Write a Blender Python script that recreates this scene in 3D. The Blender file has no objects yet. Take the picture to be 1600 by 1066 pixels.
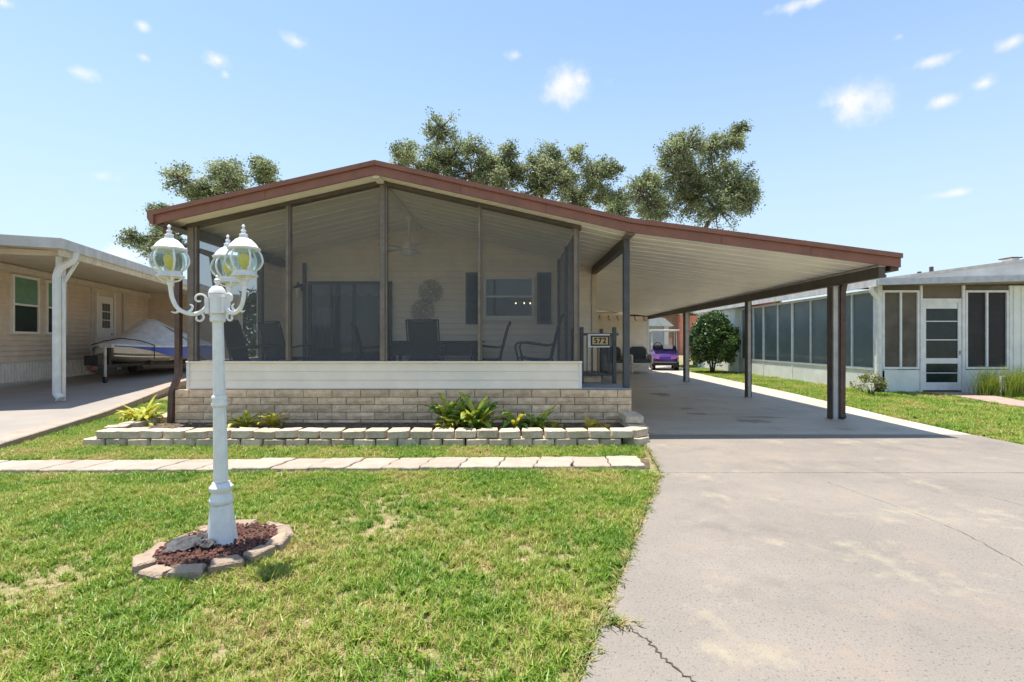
import bpy, bmesh, math, random
import numpy as np
from mathutils import Vector, Matrix
random.seed(5); RNG = np.random.default_rng(5)
R = math.radians
sc = bpy.context.scene
col = sc.collection
# ------------------------------------------------------------------ camera, sky, sun, exposure
cam_d = bpy.data.cameras.new('camera'); cam = bpy.data.objects.new('camera', cam_d); col.objects.link(cam)
cam.location = (0, 0, 1.3); cam.rotation_euler = (R(90), 0, 0)
cam_d.sensor_width = 36; cam_d.lens = 17.55; cam_d.clip_end = 3000; cam_d.clip_start = .05
sc.camera = cam
LIGHT = Vector((.18, -.15, -1.0)).normalized()          # the way the sunlight travels
sun_d = bpy.data.lights.new('sun', 'SUN'); sun = bpy.data.objects.new('sun', sun_d); col.objects.link(sun)
sun_d.energy = 2.75; sun_d.angle = R(.55); sun_d.color = (1, .93, .82)
sun.rotation_euler = LIGHT.to_track_quat('-Z', 'Y').to_euler(); sun.location = (-4, 5, 30)
sc.view_settings.view_transform = 'Standard'; sc.view_settings.look = 'None'
sc.view_settings.exposure = 1.68; sc.view_settings.gamma = 1
sc.cycles.max_bounces = 12; sc.cycles.transparent_max_bounces = 16; sc.cycles.diffuse_bounces = 8
sc.cycles.use_adaptive_sampling = True
try:
    sc.cycles.use_denoising = True
except Exception:
    pass
world = bpy.data.worlds.new('World'); sc.world = world; world.use_nodes = True


def build_world():
    nt = world.node_tree; N = nt.nodes; L = nt.links
    for n in list(N): N.remove(n)
    out = N.new('ShaderNodeOutputWorld'); bg = N.new('ShaderNodeBackground')
    sky = N.new('ShaderNodeTexSky'); sky.sky_type = 'NISHITA'; sky.sun_disc = False
    sky.sun_elevation = R(77.4); sky.sun_rotation = math.atan2(-.18, .15)
    sky.air_density = 1.0; sky.dust_density = .7; sky.ozone_density = 1.3; sky.altitude = 10
    tc = N.new('ShaderNodeTexCoord')
    no = N.new('ShaderNodeTexNoise'); no.inputs['Scale'].default_value = 17; no.inputs['Detail'].default_value = 5
    no.inputs['Roughness'].default_value = .62
    L.new(tc.outputs['Generated'], no.inputs['Vector'])
    f = 780.0
    clouds = [(130,115,20,12,.6),(222,40,9,9,.55),(224,90,11,7,.4),(340,93,15,9,.75),(352,116,7,8,.3),(460,65,20,9,.8),(807,86,18,8,.55),
              (888,134,34,17,1.0),(905,126,20,16,.9),(1338,160,30,22,1.0),(1315,158,32,10,.7),(1452,97,24,9,.85),(1405,58,12,7,.5),(1538,130,17,9,.55),
              (1472,158,22,9,.4),(1582,66,17,9,.55),(1264,3,44,8,.8),(158,275,22,11,.55),(1490,303,24,7,.5),(185,400,62,16,.8),(2,4,16,8,.5)]
    dirs = []
    for (x, y, sx, sy, a) in clouds:
        d = Vector(((x-800)/f, 1, (533-y)/f)); k = d.length
        dirs.append((d.normalized(), 1.5*sx/f/k, 1.45*sy/f/k, a))
    rr = random.Random(3)                                  # the same small fair-weather clouds go on all round
    for i in range(8):
        az = R(60+i*32+rr.uniform(-6, 6)); el = R(rr.uniform(12, 50)); s = rr.uniform(.02, .05)
        dirs.append((Vector((math.sin(az)*math.cos(el), math.cos(az)*math.cos(el), math.sin(el))), s, s*.5, rr.uniform(.4, 1)))
    acc = None
    for (d, sx, sy, a) in dirs:
        s = N.new('ShaderNodeVectorMath'); s.operation = 'SUBTRACT'; L.new(tc.outputs['Generated'], s.inputs[0]); s.inputs[1].default_value = d
        m = N.new('ShaderNodeVectorMath'); m.operation = 'MULTIPLY'; L.new(s.outputs[0], m.inputs[0]); m.inputs[1].default_value = (1/sx, 1/sx, 1/sy)
        l = N.new('ShaderNodeVectorMath'); l.operation = 'LENGTH'; L.new(m.outputs[0], l.inputs[0])
        q = N.new('ShaderNodeMath'); q.operation = 'MULTIPLY_ADD'; L.new(l.outputs['Value'], q.inputs[0]); q.inputs[1].default_value = -.62; q.inputs[2].default_value = .05 + .42*a
        if acc is None: acc = q.outputs[0]
        else:
            mx = N.new('ShaderNodeMath'); mx.operation = 'MAXIMUM'; L.new(acc, mx.inputs[0]); L.new(q.outputs[0], mx.inputs[1]); acc = mx.outputs[0]
    ad = N.new('ShaderNodeMath'); ad.operation = 'MULTIPLY_ADD'; L.new(no.outputs['Fac'], ad.inputs[0]); ad.inputs[1].default_value = 1.7; L.new(acc, ad.inputs[2])
    rp = N.new('ShaderNodeMapRange'); rp.interpolation_type = 'SMOOTHSTEP'
    L.new(ad.outputs[0], rp.inputs['Value']); rp.inputs['From Min'].default_value = .62; rp.inputs['From Max'].default_value = 1.5
    rp.inputs['To Max'].default_value = .85
    # thin summer haze veil, whiter towards the horizon all the way round
    sep = N.new('ShaderNodeSeparateXYZ'); L.new(tc.outputs['Generated'], sep.inputs[0])
    hz = N.new('ShaderNodeMapRange'); hz.interpolation_type = 'SMOOTHSTEP'; L.new(sep.outputs['Z'], hz.inputs['Value'])
    hz.inputs['From Min'].default_value = -.02; hz.inputs['From Max'].default_value = .66; hz.inputs['To Min'].default_value = .85; hz.inputs['To Max'].default_value = .08
    tn = N.new('ShaderNodeMixRGB'); tn.blend_type = 'MULTIPLY'; tn.inputs['Fac'].default_value = 1; L.new(sky.outputs[0], tn.inputs[1]); tn.inputs[2].default_value = (.88, .98, 1, 1)
    veil = N.new('ShaderNodeMixRGB'); L.new(hz.outputs[0], veil.inputs['Fac']); L.new(tn.outputs[0], veil.inputs[1]); veil.inputs[2].default_value = (2.95, 3.6, 4.15, 1)
    mix = N.new('ShaderNodeMixRGB'); L.new(rp.outputs[0], mix.inputs['Fac']); L.new(veil.outputs[0], mix.inputs[1]); mix.inputs[2].default_value = (4.7, 4.5, 4.5, 1)
    L.new(mix.outputs[0], bg.inputs['Color']); bg.inputs['Strength'].default_value = .076
    L.new(bg.outputs[0], out.inputs['Surface'])
build_world()

# ------------------------------------------------------------------ helpers
WM = {}
def wmat(o): return WM.get(o.name, Matrix.Identity(4))

def tag(o, label=None, cat=None, group=None, kind=None):
    if label: o['label'] = label
    if cat: o['category'] = cat
    if group: o['group'] = group
    if kind: o['kind'] = kind
    return o

def thing(name, label, cat, loc=(0, 0, 0), rz=0, group=None):
    o = bpy.data.objects.new(name, None); col.objects.link(o); o.empty_display_size = .2
    o.location = loc; o.rotation_euler = (0, 0, rz)
    WM[o.name] = Matrix.Translation(loc) @ Matrix.Rotation(rz, 4, 'Z')
    return tag(o, label, cat, group)

def link(me, name, mat=None, parent=None, local=False, loc=None, rot=None, scale=None):
    o = bpy.data.objects.new(name, me); col.objects.link(o)
    if mat and not me.materials: me.materials.append(mat)
    if parent:
        o.parent = parent
        if local: WM[o.name] = wmat(parent)
        else:
            o.matrix_parent_inverse = wmat(parent).inverted()
    if loc is not None: o.location = loc
    if rot is not None: o.rotation_euler = rot
    if scale is not None: o.scale = scale
    return o

def copy_tree(o, parent=None):
    c = o.copy(); col.objects.link(c); c.parent = parent
    for ch in list(o.children): copy_tree(ch, c)
    return c

class MB:
    def __init__(s): s.v = []; s.f = []
    def add(s, v, f):
        n = len(s.v); s.v += [tuple(p) for p in v]; s.f += [tuple(i+n for i in q) for q in f]; return s
    def box(s, x0, x1, y0, y1, z0, z1, M=None):
        v = [(x, y, z) for z in (z0, z1) for y in (y0, y1) for x in (x0, x1)]
        if M is not None: v = [M @ Vector(p) for p in v]
        return s.add(v, [(0, 2, 3, 1), (4, 5, 7, 6), (0, 1, 5, 4), (2, 6, 7, 3), (0, 4, 6, 2), (1, 3, 7, 5)])
    def prism(s, pts, ext):
        n = len(pts); e = Vector(ext); a = [Vector(p) for p in pts]; b = [p+e for p in a]
        return s.add(a+b, [tuple(range(n))[::-1], tuple(range(n, 2*n))] + [(i, (i+1) % n, (i+1) % n+n, i+n) for i in range(n)])
    def slant(s, x0, z0, x1, z1, h, y0, y1):            # a bar that follows a roof slope in X, h high upwards
        return s.prism([(x0, y0, z0), (x1, y0, z1), (x1, y0, z1+h), (x0, y0, z0+h)], (0, y1-y0, 0))
    def bar(s, p, q, w, h=None):
        p, q = Vector(p), Vector(q); h = h or w; d = q-p
        M = Matrix.Translation(p) @ d.to_track_quat('Y', 'Z').to_matrix().to_4x4()
        return s.box(-w/2, w/2, 0, d.length, -h/2, h/2, M)
    def tube(s, pts, rad, n=8, caps=True):
        pts = [Vector(p) for p in pts]; m = len(pts)
        rad = rad if isinstance(rad, (list, tuple)) else [rad]*m
        t0 = (pts[1]-pts[0]).normalized(); u = t0.orthogonal().normalized(); vs = []; fs = []
        for i, p in enumerate(pts):
            t = (pts[min(i+1, m-1)]-pts[max(i-1, 0)])
            t = t.normalized() if t.length > 1e-9 else t0
            u = (u-t*u.dot(t)); u = u.normalized() if u.length > 1e-6 else t.orthogonal().normalized(); w = t.cross(u)
            for k in range(n):
                a = 2*math.pi*k/n; vs.append(p+(u*math.cos(a)+w*math.sin(a))*rad[i])
        for i in range(m-1):
            for k in range(n):
                fs.append((i*n+k, i*n+(k+1) % n, (i+1)*n+(k+1) % n, (i+1)*n+k))
        if caps: fs += [tuple(range(n))[::-1], tuple(range((m-1)*n, m*n))]
        return s.add(vs, fs)
    def lathe(s, prof, c=(0, 0, 0), n=16, off=0.0):
        c = Vector(c); m = len(prof); vs = []; fs = []
        for (r, z) in prof:
            for k in range(n):
                a = 2*math.pi*k/n+off; vs.append(c+Vector((r*math.cos(a), r*math.sin(a), z)))
        for i in range(m-1):
            for k in range(n): fs.append((i*n+k, i*n+(k+1) % n, (i+1)*n+(k+1) % n, (i+1)*n+k))
        fs += [tuple(range(n))[::-1], tuple(range((m-1)*n, m*n))]
        return s.add(vs, fs)
    def mesh(s, name, bevel=0, smooth=False, seg=1):
        me = bpy.data.meshes.new(name); me.from_pydata([tuple(p) for p in s.v], [], s.f)
        bm = bmesh.new(); bm.from_mesh(me)
        bmesh.ops.recalc_face_normals(bm, faces=bm.faces)
        if bevel:
            ed = [e for e in bm.edges if len(e.link_faces) == 2 and e.calc_face_angle(0) > .5]
            bmesh.ops.bevel(bm, geom=ed, offset=bevel, segments=seg, affect='EDGES', profile=.6)
        bm.to_mesh(me); bm.free()
        if smooth:
            for p in me.polygons: p.use_smooth = True
            try: me.set_sharp_from_angle(angle=R(40))
            except Exception: pass
        return me
    def build(s, name, mat, parent=None, bevel=0, smooth=False, local=False, seg=1, **k):
        return link(s.mesh(name, bevel, smooth, seg), name, mat, parent, local, **k)

def curve_pts(ctrl, n=8):                                # Catmull-Rom through control points
    c = [Vector(p) for p in ctrl]; c = [c[0]*2-c[1]]+c+[c[-1]*2-c[-2]]; o = []
    for i in range(1, len(c)-2):
        for k in range(n):
            t = k/n; a, b, d, e = c[i-1], c[i], c[i+1], c[i+2]
            o.append(.5*((2*b)+(d-a)*t+(2*a-5*b+4*d-e)*t*t+(-a+3*b-3*d+e)*t**3))
    return o+[c[-2]]

def mat(name, c, rough=.65, var=.12, scale=6, bump=0, bscale=60, metal=0, rnd=0, c2=None, lo=.35, hi=.65, spec=.4, detail=6, stretch=None, speck=None):
    m = bpy.data.materials.new(name); m.use_nodes = True; nt = m.node_tree; N = nt.nodes; L = nt.links
    b = N['Principled BSDF']; b.inputs['Roughness'].default_value = rough; b.inputs['Metallic'].default_value = metal
    b.inputs['Specular IOR Level'].default_value = spec
    g = N.new('ShaderNodeNewGeometry'); vec = g.outputs['Position']
    if stretch:
        mp = N.new('ShaderNodeMapping'); mp.inputs['Scale'].default_value = stretch; L.new(vec, mp.inputs['Vector']); vec = mp.outputs[0]
    no = N.new('ShaderNodeTexNoise'); no.inputs['Scale'].default_value = scale; no.inputs['Detail'].default_value = detail; no.inputs['Roughness'].default_value = .6
    L.new(vec, no.inputs['Vector'])
    cr = N.new('ShaderNodeValToRGB'); e = cr.color_ramp.elements
    d = c2 or tuple(x*(1-var*2) for x in c)
    u = c if c2 else tuple(min(1, x*(1+var)) for x in c)
    e[0].position = lo; e[0].color = (*d, 1); e[1].position = hi; e[1].color = (*u, 1)
    L.new(no.outputs['Fac'], cr.inputs['Fac']); out = cr.outputs['Color']
    if speck:                                            # (scale, threshold, colour, amount): dark grit or pale scuffs
        for (ss, th, scol, am) in speck:
            n2 = N.new('ShaderNodeTexNoise'); n2.inputs['Scale'].default_value = ss; n2.inputs['Detail'].default_value = 11 if ss < 5 else 4; n2.inputs['Roughness'].default_value = .72 if ss < 5 else .5; L.new(g.outputs['Position'], n2.inputs['Vector'])
            r2 = N.new('ShaderNodeMapRange'); L.new(n2.outputs['Fac'], r2.inputs['Value']); r2.inputs['From Min'].default_value = th; r2.inputs['From Max'].default_value = th+(.14 if ss < 5 else .06); r2.inputs['To Max'].default_value = am
            mx = N.new('ShaderNodeMixRGB'); L.new(r2.outputs[0], mx.inputs['Fac']); L.new(out, mx.inputs[1]); mx.inputs[2].default_value = (*scol, 1); out = mx.outputs[0]
    if rnd:
        oi = N.new('ShaderNodeObjectInfo'); mr = N.new('ShaderNodeMapRange'); L.new(oi.outputs['Random'], mr.inputs['Value'])
        mr.inputs['To Min'].default_value = 1-rnd; mr.inputs['To Max'].default_value = 1+rnd
        mu = N.new('ShaderNodeMixRGB'); mu.blend_type = 'MULTIPLY'; mu.inputs['Fac'].default_value = 1; L.new(out, mu.inputs[1]); L.new(mr.outputs[0], mu.inputs[2]); out = mu.outputs[0]
    L.new(out, b.inputs['Base Color'])
    if bump:
        bn = N.new('ShaderNodeTexNoise'); bn.inputs['Scale'].default_value = bscale; bn.inputs['Detail'].default_value = 5; L.new(g.outputs['Position'], bn.inputs['Vector'])
        bp = N.new('ShaderNodeBump'); bp.inputs['Strength'].default_value = bump; bp.inputs['Distance'].default_value = .02
        L.new(bn.outputs['Fac'], bp.inputs['Height']); L.new(bp.outputs[0], b.inputs['Normal'])
    return m

def leaf_mat(name, c, c2, trans=.35, scale=1.5, rough=.5, attr=True):
    m = bpy.data.materials.new(name); m.use_nodes = True; nt = m.node_tree; N = nt.nodes; L = nt.links
    b = N['Principled BSDF']; b.inputs['Roughness'].default_value = rough; b.inputs['Specular IOR Level'].default_value = .35
    g = N.new('ShaderNodeNewGeometry'); no = N.new('ShaderNodeTexNoise'); no.inputs['Scale'].default_value = scale; no.inputs['Detail'].default_value = 5
    L.new(g.outputs['Position'], no.inputs['Vector'])
    cr = N.new('ShaderNodeValToRGB'); e = cr.color_ramp.elements; e[0].position = .4; e[0].color = (*c, 1); e[1].position = .6; e[1].color = (*c2, 1)
    fac = no.outputs['Fac']
    if attr:
        at = N.new('ShaderNodeAttribute'); at.attribute_name = 'tint'
        ma = N.new('ShaderNodeMath'); ma.operation = 'MULTIPLY_ADD'; L.new(at.outputs['Fac'], ma.inputs[0]); ma.inputs[1].default_value = .3
        sb = N.new('ShaderNodeMath'); sb.operation = 'SUBTRACT'; L.new(no.outputs['Fac'], sb.inputs[0]); sb.inputs[1].default_value = .15
        L.new(sb.outputs[0], ma.inputs[2]); fac = ma.outputs[0]
    L.new(fac, cr.inputs['Fac']); L.new(cr.outputs[0], b.inputs['Base Color'])
    if trans:
        t = N.new('ShaderNodeBsdfTranslucent'); L.new(cr.outputs[0], t.inputs['Color'])
        mx = N.new('ShaderNodeMixShader'); mx.inputs[0].default_value = trans
        L.new(b.outputs[0], mx.inputs[1]); L.new(t.outputs[0], mx.inputs[2]); L.new(mx.outputs[0], N['Material Output'].inputs['Surface'])
    return m

def see_mat(name, c, amount, gloss=False, rough=.03, tint=(1, 1, 1)):   # insect screen or glass: part of the light goes straight through
    m = bpy.data.materials.new(name); m.use_nodes = True; nt = m.node_tree; N = nt.nodes; L = nt.links
    t = N.new('ShaderNodeBsdfTransparent'); t.inputs[0].default_value = (*tint, 1)
    mx = N.new('ShaderNodeMixShader'); mx.inputs[0].default_value = amount
    if gloss:
        b = N['Principled BSDF']; b.inputs['Base Color'].default_value = (*c, 1); b.inputs['Roughness'].default_value = rough; b.inputs['Specular IOR Level'].default_value = .9
    else:
        N.remove(N['Principled BSDF']); b = N.new('ShaderNodeBsdfDiffuse'); b.inputs[0].default_value = (*c, 1)
    L.new(t.outputs[0], mx.inputs[1]); L.new(b.outputs[0], mx.inputs[2]); L.new(mx.outputs[0], N['Material Output'].inputs['Surface'])
    return m

def emit_mat(name, c, s):
    m = bpy.data.materials.new(name); m.use_nodes = True; N = m.node_tree.nodes
    b = N['Principled BSDF']; b.inputs['Base Color'].default_value = (*c, 1); b.inputs['Emission Color'].default_value = (*c, 1); b.inputs['Emission Strength'].default_value = s
    return m

def quads_mesh(name, C, U, V, tint=None):               # rhombic leaves: centre, half-length, half-width vectors
    n = len(C); P = np.empty((n, 4, 3), np.float32)
    P[:, 0] = C-U; P[:, 1] = C+V-.15*U; P[:, 2] = C+U; P[:, 3] = C-V-.15*U
    me = bpy.data.meshes.new(name); me.vertices.add(n*4); me.vertices.foreach_set('co', P.ravel())
    me.loops.add(n*4); me.loops.foreach_set('vertex_index', np.arange(n*4, dtype=np.int32))
    me.polygons.add(n); me.polygons.foreach_set('loop_start', np.arange(0, n*4, 4, dtype=np.int32))
    try: me.polygons.foreach_set('loop_total', np.full(n, 4, np.int32))
    except Exception: pass
    if tint is not None:
        a = me.attributes.new('tint', 'FLOAT', 'FACE'); a.data.foreach_set('value', tint.astype(np.float32))
    me.update(calc_edges=True); me.validate()
    return me

def rand_dirs(n):
    d = RNG.normal(size=(n, 3)); return d/np.linalg.norm(d, axis=1)[:, None]

def leaves(C, size, up=.3):
    n = len(C); a = rand_dirs(n); b = rand_dirs(n); a[:, 2] = a[:, 2]*.7; a /= np.linalg.norm(a, axis=1)[:, None]
    nr = b+np.array([0, 0, up*2]); v = np.cross(nr, a); v /= (np.linalg.norm(v, axis=1)[:, None]+1e-6)
    s = size*RNG.uniform(.7, 1.3, n)[:, None]
    return a*s, v*s*.5

def inpoly(x, y, poly):
    c = np.zeros(len(x), bool); j = len(poly)-1
    for i in range(len(poly)):
        xi, yi = poly[i]; xj, yj = poly[j]
        k = ((yi > y) != (yj > y)) & (x < (xj-xi)*(y-yi)/(yj-yi+1e-12)+xi); c ^= k; j = i
    return c

# ------------------------------------------------------------------ materials
m_conc = mat('driveway_concrete', (.250, .222, .194), .8, 0, 1.1, .45, 110, c2=(.208, .185, .163), lo=.34, hi=.66, detail=9,
             speck=[(140, .56, (.15, .135, .12), .45), (75, .60, (.075, .07, .065), .75), (.55, .50, (.285, .24, .195), .35), (2.3, .535, (.29, .225, .175), .6), (1.5, .555, (.34, .30, .215), .85), (.9, .53, (.155, .138, .125), .7), (3.1, .56, (.16, .145, .13), .5), (60, .62, (.32, .29, .24), .35)])
m_conc_in = mat('carport_concrete', (.50, .44, .365), .55, 0, .9, .12, 60, c2=(.41, .36, .30), lo=.36, hi=.62, stretch=(.6, 1.6, 1), speck=[(1.3, .56, (.15, .135, .11), .6), (3.5, .585, (.12, .11, .09), .5)])  # slab under the carport: drive concrete painted lighter to offset the roof's shade
m_crack = mat('crack_dirt', (.06, .05, .04), .9)
m_side = mat('cream_siding', (.88, .785, .655), .5, .04, 3, rnd=.025)
m_skirt = mat('ivory_siding', (.90, .80, .66), .45, .03, 3, rnd=.02)
m_white = mat('white_trim', (.78, .76, .72), .45, .04, 4)
m_ceil = mat('ceiling_pan', (.94, .90, .82), .4, .03, 2.5, rnd=.03)
m_fascia = mat('brown_fascia', (.245, .105, .07), .45, .07, 5, .1, 40)
m_roof = mat('roof_top', (.45, .30, .25), .7, .2, 3)
m_bronze = mat('bronze_aluminium', (.085, .07, .06), .4, .1, 6)
m_taupe = mat('taupe_post', (.19, .155, .125), .42, .12, 8)
m_slate = mat('slate_post', (.075, .08, .085), .45, .1, 6)
m_pgrey = mat('pale_grey_post', (.46, .44, .41), .45, .1, 6)
m_dspout = mat('brown_downspout', (.10, .055, .042), .4, .15, 7)
m_brick = mat('split_block', (.92, .67, .43), .85, .0, 9, 1.0, 55, rnd=.2, c2=(.64, .455, .285), lo=.33, hi=.66)
m_mortar = mat('mortar', (.22, .19, .15), .9, .15, 20)
m_block = mat('garden_block', (.64, .53, .40), .88, 0, 9, .8, 60, rnd=.16, c2=(.46, .375, .275), lo=.34, hi=.64, speck=[(9, .64, (.18, .15, .12), .5)])
m_paver = mat('path_paver', (.40, .34, .285), .85, 0, 6, .6, 50, rnd=.08, c2=(.33, .275, .225), speck=[(7, .66, (.24, .2, .14), .5)])
m_ringst = mat('ring_stone', (.38, .29, .22), .88, 0, 10, .8, 60, rnd=.12, c2=(.29, .22, .165), speck=[(8, .66, (.15, .12, .09), .55)])
m_screen = see_mat('insect_screen', (.15, .155, .165), .40)
m_screen2 = see_mat('dense_screen', (.05, .06, .085), .72)
m_glass = see_mat('window_glass', (.05, .07, .095), .5, True)
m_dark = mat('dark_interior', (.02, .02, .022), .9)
m_slate2 = mat('slate_shutter', (.055, .065, .09), .55, .08)
m_char = mat('charcoal_sling', (.022, .023, .027), .65, .1)
m_lampw = mat('white_enamel', (.74, .75, .77), .38, .05, 14, .05, 120, speck=[(24, .72, (.5, .49, .46), .35)])
m_globe = see_mat('globe_glass', (.42, .52, .52), .22, True, .05, (.86, .95, .95))
m_bulb = mat('yellow_bulb', (.92, .68, .01), .3, .02)
m_mulch = mat('red_lava_mulch', (.16, .07, .055), .9, .3, 30, rnd=.3)
m_soil = mat('garden_soil', (.135, .10, .068), .95, .35, 12, .8, 40)
m_black = mat('black_plastic', (.012, .012, .013), .45, .2)
m_fabric = mat('weed_barrier', (.07, .072, .078), .75, .35, 16, .7, 60)
m_mint = mat('mint_wall', (.72, .76, .72), .6, .05, 2)
m_mintw = mat('white_aluminium', (.70, .72, .71), .45, .06, 5)
m_tint = mat('blue_grey_shade_screen', (.10, .145, .155), .35, .10, 1.4, spec=.5)
m_bscr = mat('brown_shade_screen', (.125, .105, .08), .6, .2, 1.6)
m_kscr = mat('black_shade_screen', (.018, .016, .02), .55, .2, 3)
m_roofw = mat('white_metal_roof', (.50, .50, .49), .45, .10, 1.6, stretch=(1, 4, 1))
m_tan = mat('tan_siding', (.64, .535, .43), .55, .05, 3, rnd=.025)
m_tanw = mat('beige_trim', (.60, .54, .46), .5, .05, 4)
m_gblind = mat('green_blind', (.13, .27, .19), .6, .06)
m_bark = mat('oak_bark', (.13, .105, .085), .95, .3, 8, .8, 20)
m_oak = leaf_mat('oak_leaves', (.11, .15, .065), (.36, .41, .21), .42, .9)
m_bush = leaf_mat('bush_leaves', (.035, .075, .022), (.11, .18, .045), .22, .8, .32)
m_pink = mat('salmon_wall', (.72, .30, .22), .8, .06, 2)
m_red = mat('red_roof', (.30, .07, .05), .7, .15, 4)
m_greyw = mat('grey_shed_wall', (.42, .44, .46), .6, .06, 3)
m_wick = mat('white_wicker', (.82, .77, .70), .7, .12, 60)
m_cush = mat('grey_cushion', (.085, .085, .08), .85, .1, 20)

# ------------------------------------------------------------------ ground, lawn, driveway
def ground():
    mb = MB(); S = 900
    mb.add([(-S, -S, -.035), (S, -S, -.035), (S, S, -.035), (-S, S, -.035)], [(0, 1, 2, 3)])
    m = mat('lawn_soil', (.27, .215, .12), .95, 0, 3.2, .7, 30, c2=(.17, .165, .06), lo=.40, hi=.62, speck=[(30, .55, (.42, .33, .2), .55)])
    tag(mb.build('ground', m), 'flat sandy ground of the lots under the lawn', 'ground', kind='structure')
ground()
DR = [(6.35, -2), (6.38, 6.3), (6.5, 8.5), (6.72, 10), (7.0, 12.4), (7.15, 14.6), (7.35, 18.1), (7.6, 21.4), (8.3, 24), (8.6, 27)]   # right edge of the drive
def edge_r(y):
    for (a, b) in zip(DR, DR[1:]):
        if a[1] <= y <= b[1]: return a[0]+(b[0]-a[0])*(y-a[1])/(b[1]-a[1])
    return DR[-1][0]
drive = bpy.data.objects.new('driveway', None); col.objects.link(drive); tag(drive, 'pale concrete driveway running back under the carport', 'driveway', kind='structure')
def slab(poly, m, z=0.0, nm='concrete_slab'):
    return MB().prism([(x, y, -.14) for (x, y) in poly], (0, 0, .14+z)).build(nm, m, drive, bevel=.006)
JY = 4.93
slab([(-.9, .0), (9.5, .0), (7.6, 3.2), (6.9, JY-.006), (1.476, JY-.006), (.256, 1.9)], m_conc)
slab([(1.476, JY+.006), (6.9, JY+.006), (6.42, 6.2)] + [(6.40, 6.95), (1.80, 6.95), (1.72, 6.4), (1.69, 6.3)], m_conc)
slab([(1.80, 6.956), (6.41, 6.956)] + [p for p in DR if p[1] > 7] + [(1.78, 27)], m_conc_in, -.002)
def crack(pts, w, seed):
    r = random.Random(seed); P = curve_pts([(x, y, 0) for x, y in pts], 14); vs = []; fs = []
    for i, p in enumerate(P):
        d = (P[min(i+1, len(P)-1)]-P[max(i-1, 0)]).normalized(); n = Vector((-d.y, d.x, 0)); j = n*r.uniform(-.012, .012); ww = w*r.uniform(.2, 1)
        vs += [p+j+n*ww+Vector((0, 0, .003)), p+j-n*ww+Vector((0, 0, .003))]
        if i: fs.append((2*i-2, 2*i-1, 2*i+1, 2*i))
    MB().add(vs, fs).build('crack', m_crack, drive)
crack([(.42, 2.35), (.56, 2.22), (.62, 2.05), (.72, 1.86), (.86, 1.72)], .007, 1)
crack([(2.9, 4.6), (3.05, 3.6), (2.98, 3.0), (2.86, 2.5)], .0022, 2)
crack([(3.75, 4.9), (4.0, 4.1), (4.1, 3.6), (4.05, 3.2)], .0018, 3)
crack([(3.3, 9.0), (3.9, 7.9), (4.35, 7.2), (4.6, 6.3), (4.9, 5.4)], .002, 4)
crack([(1.9, 7.0), (3.2, 7.03), (4.8, 6.99), (6.0, 7.02)], .003, 5)
# oil stains and drips left on the parking slab
def stain(x, y, rx, ry, seed, m):
    r = random.Random(seed); n = 22
    vs = [(x, y, .0035)]+[(x+rx*math.cos(6.283*k/n)*r.uniform(.5, 1.1), y+ry*math.sin(6.283*k/n)*r.uniform(.5, 1.1), .0035) for k in range(n)]
    MB().add(vs, [(0, 1+k, 1+(k+1) % n) for k in range(n)]).build('stain', m, drive)
m_st = see_mat('oil_stain', (.05, .042, .03), .22)
for i, (x, y, a, b) in enumerate([(3.35, 9.6, .17, .16), (3.3, 8.9, .22, .2), (3.9, 8.1, .34, .22), (4.1, 11.1, .06, .06), (3.15, 10.8, .05, .06), (3.6, 12.2, .25, .5), (4.2, 8.5, .5, .12)]):
    stain(x, y, a, b, i, m_st)

# neighbour's slab on the left, a little higher, rising to the back
def left_slab():
    E = [(-6.05, 5.3, .02), (-6.29, 6.13, .05), (-7.04, 8.56, .08), (-7.75, 10.4, .12), (-8.96, 13.4, .2), (-10.6, 21, .34)]
    top = [(x, y, z) for x, y, z in E] + [(-22, 21, .36), (-22, 5.3, .1)]
    n = len(top); vs = top+[(x, y, -.1) for x, y, z in top]
    fs = [tuple(range(n))]+[(i, i+n, (i+1) % n+n, (i+1) % n) for i in range(n)]
    o = MB().add(vs, fs).build('neighbour_driveway', mat('neighbour_concrete', (.30, .27, .245), .8, 0, 1.0, .2, 60, c2=(.25, .225, .205)))
    tag(o, 'grey concrete driveway slab under the neighbouring carport', 'driveway', kind='structure')
    mk = mat('kerb_concrete', (.34, .275, .23), .85, .08, 5, .4, 50)
    for (a, b) in zip(E, E[1:]):
        d = Vector((b[0]-a[0], b[1]-a[1], 0)).normalized(); nn = Vector((d.y, -d.x, 0))
        A, B = Vector(a)+d*.008, Vector(b)-d*.008
        i = -.26*nn; vs = [A, B, B+i, A+i]; dz = Vector((0, 0, .012)); lo = Vector((0, 0, -.12)); ov = nn*.06
        MB().add([A+ov+dz, B+ov+dz, B+i+dz, A+i+dz, A+ov+lo, B+ov+lo, B+i+lo, A+i+lo], [(0, 1, 2, 3), (4, 7, 6, 5), (0, 4, 5, 1), (1, 5, 6, 2), (2, 6, 7, 3), (3, 7, 4, 0)]).build('kerb_stone', mk, o, bevel=.012)
left_slab()

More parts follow.
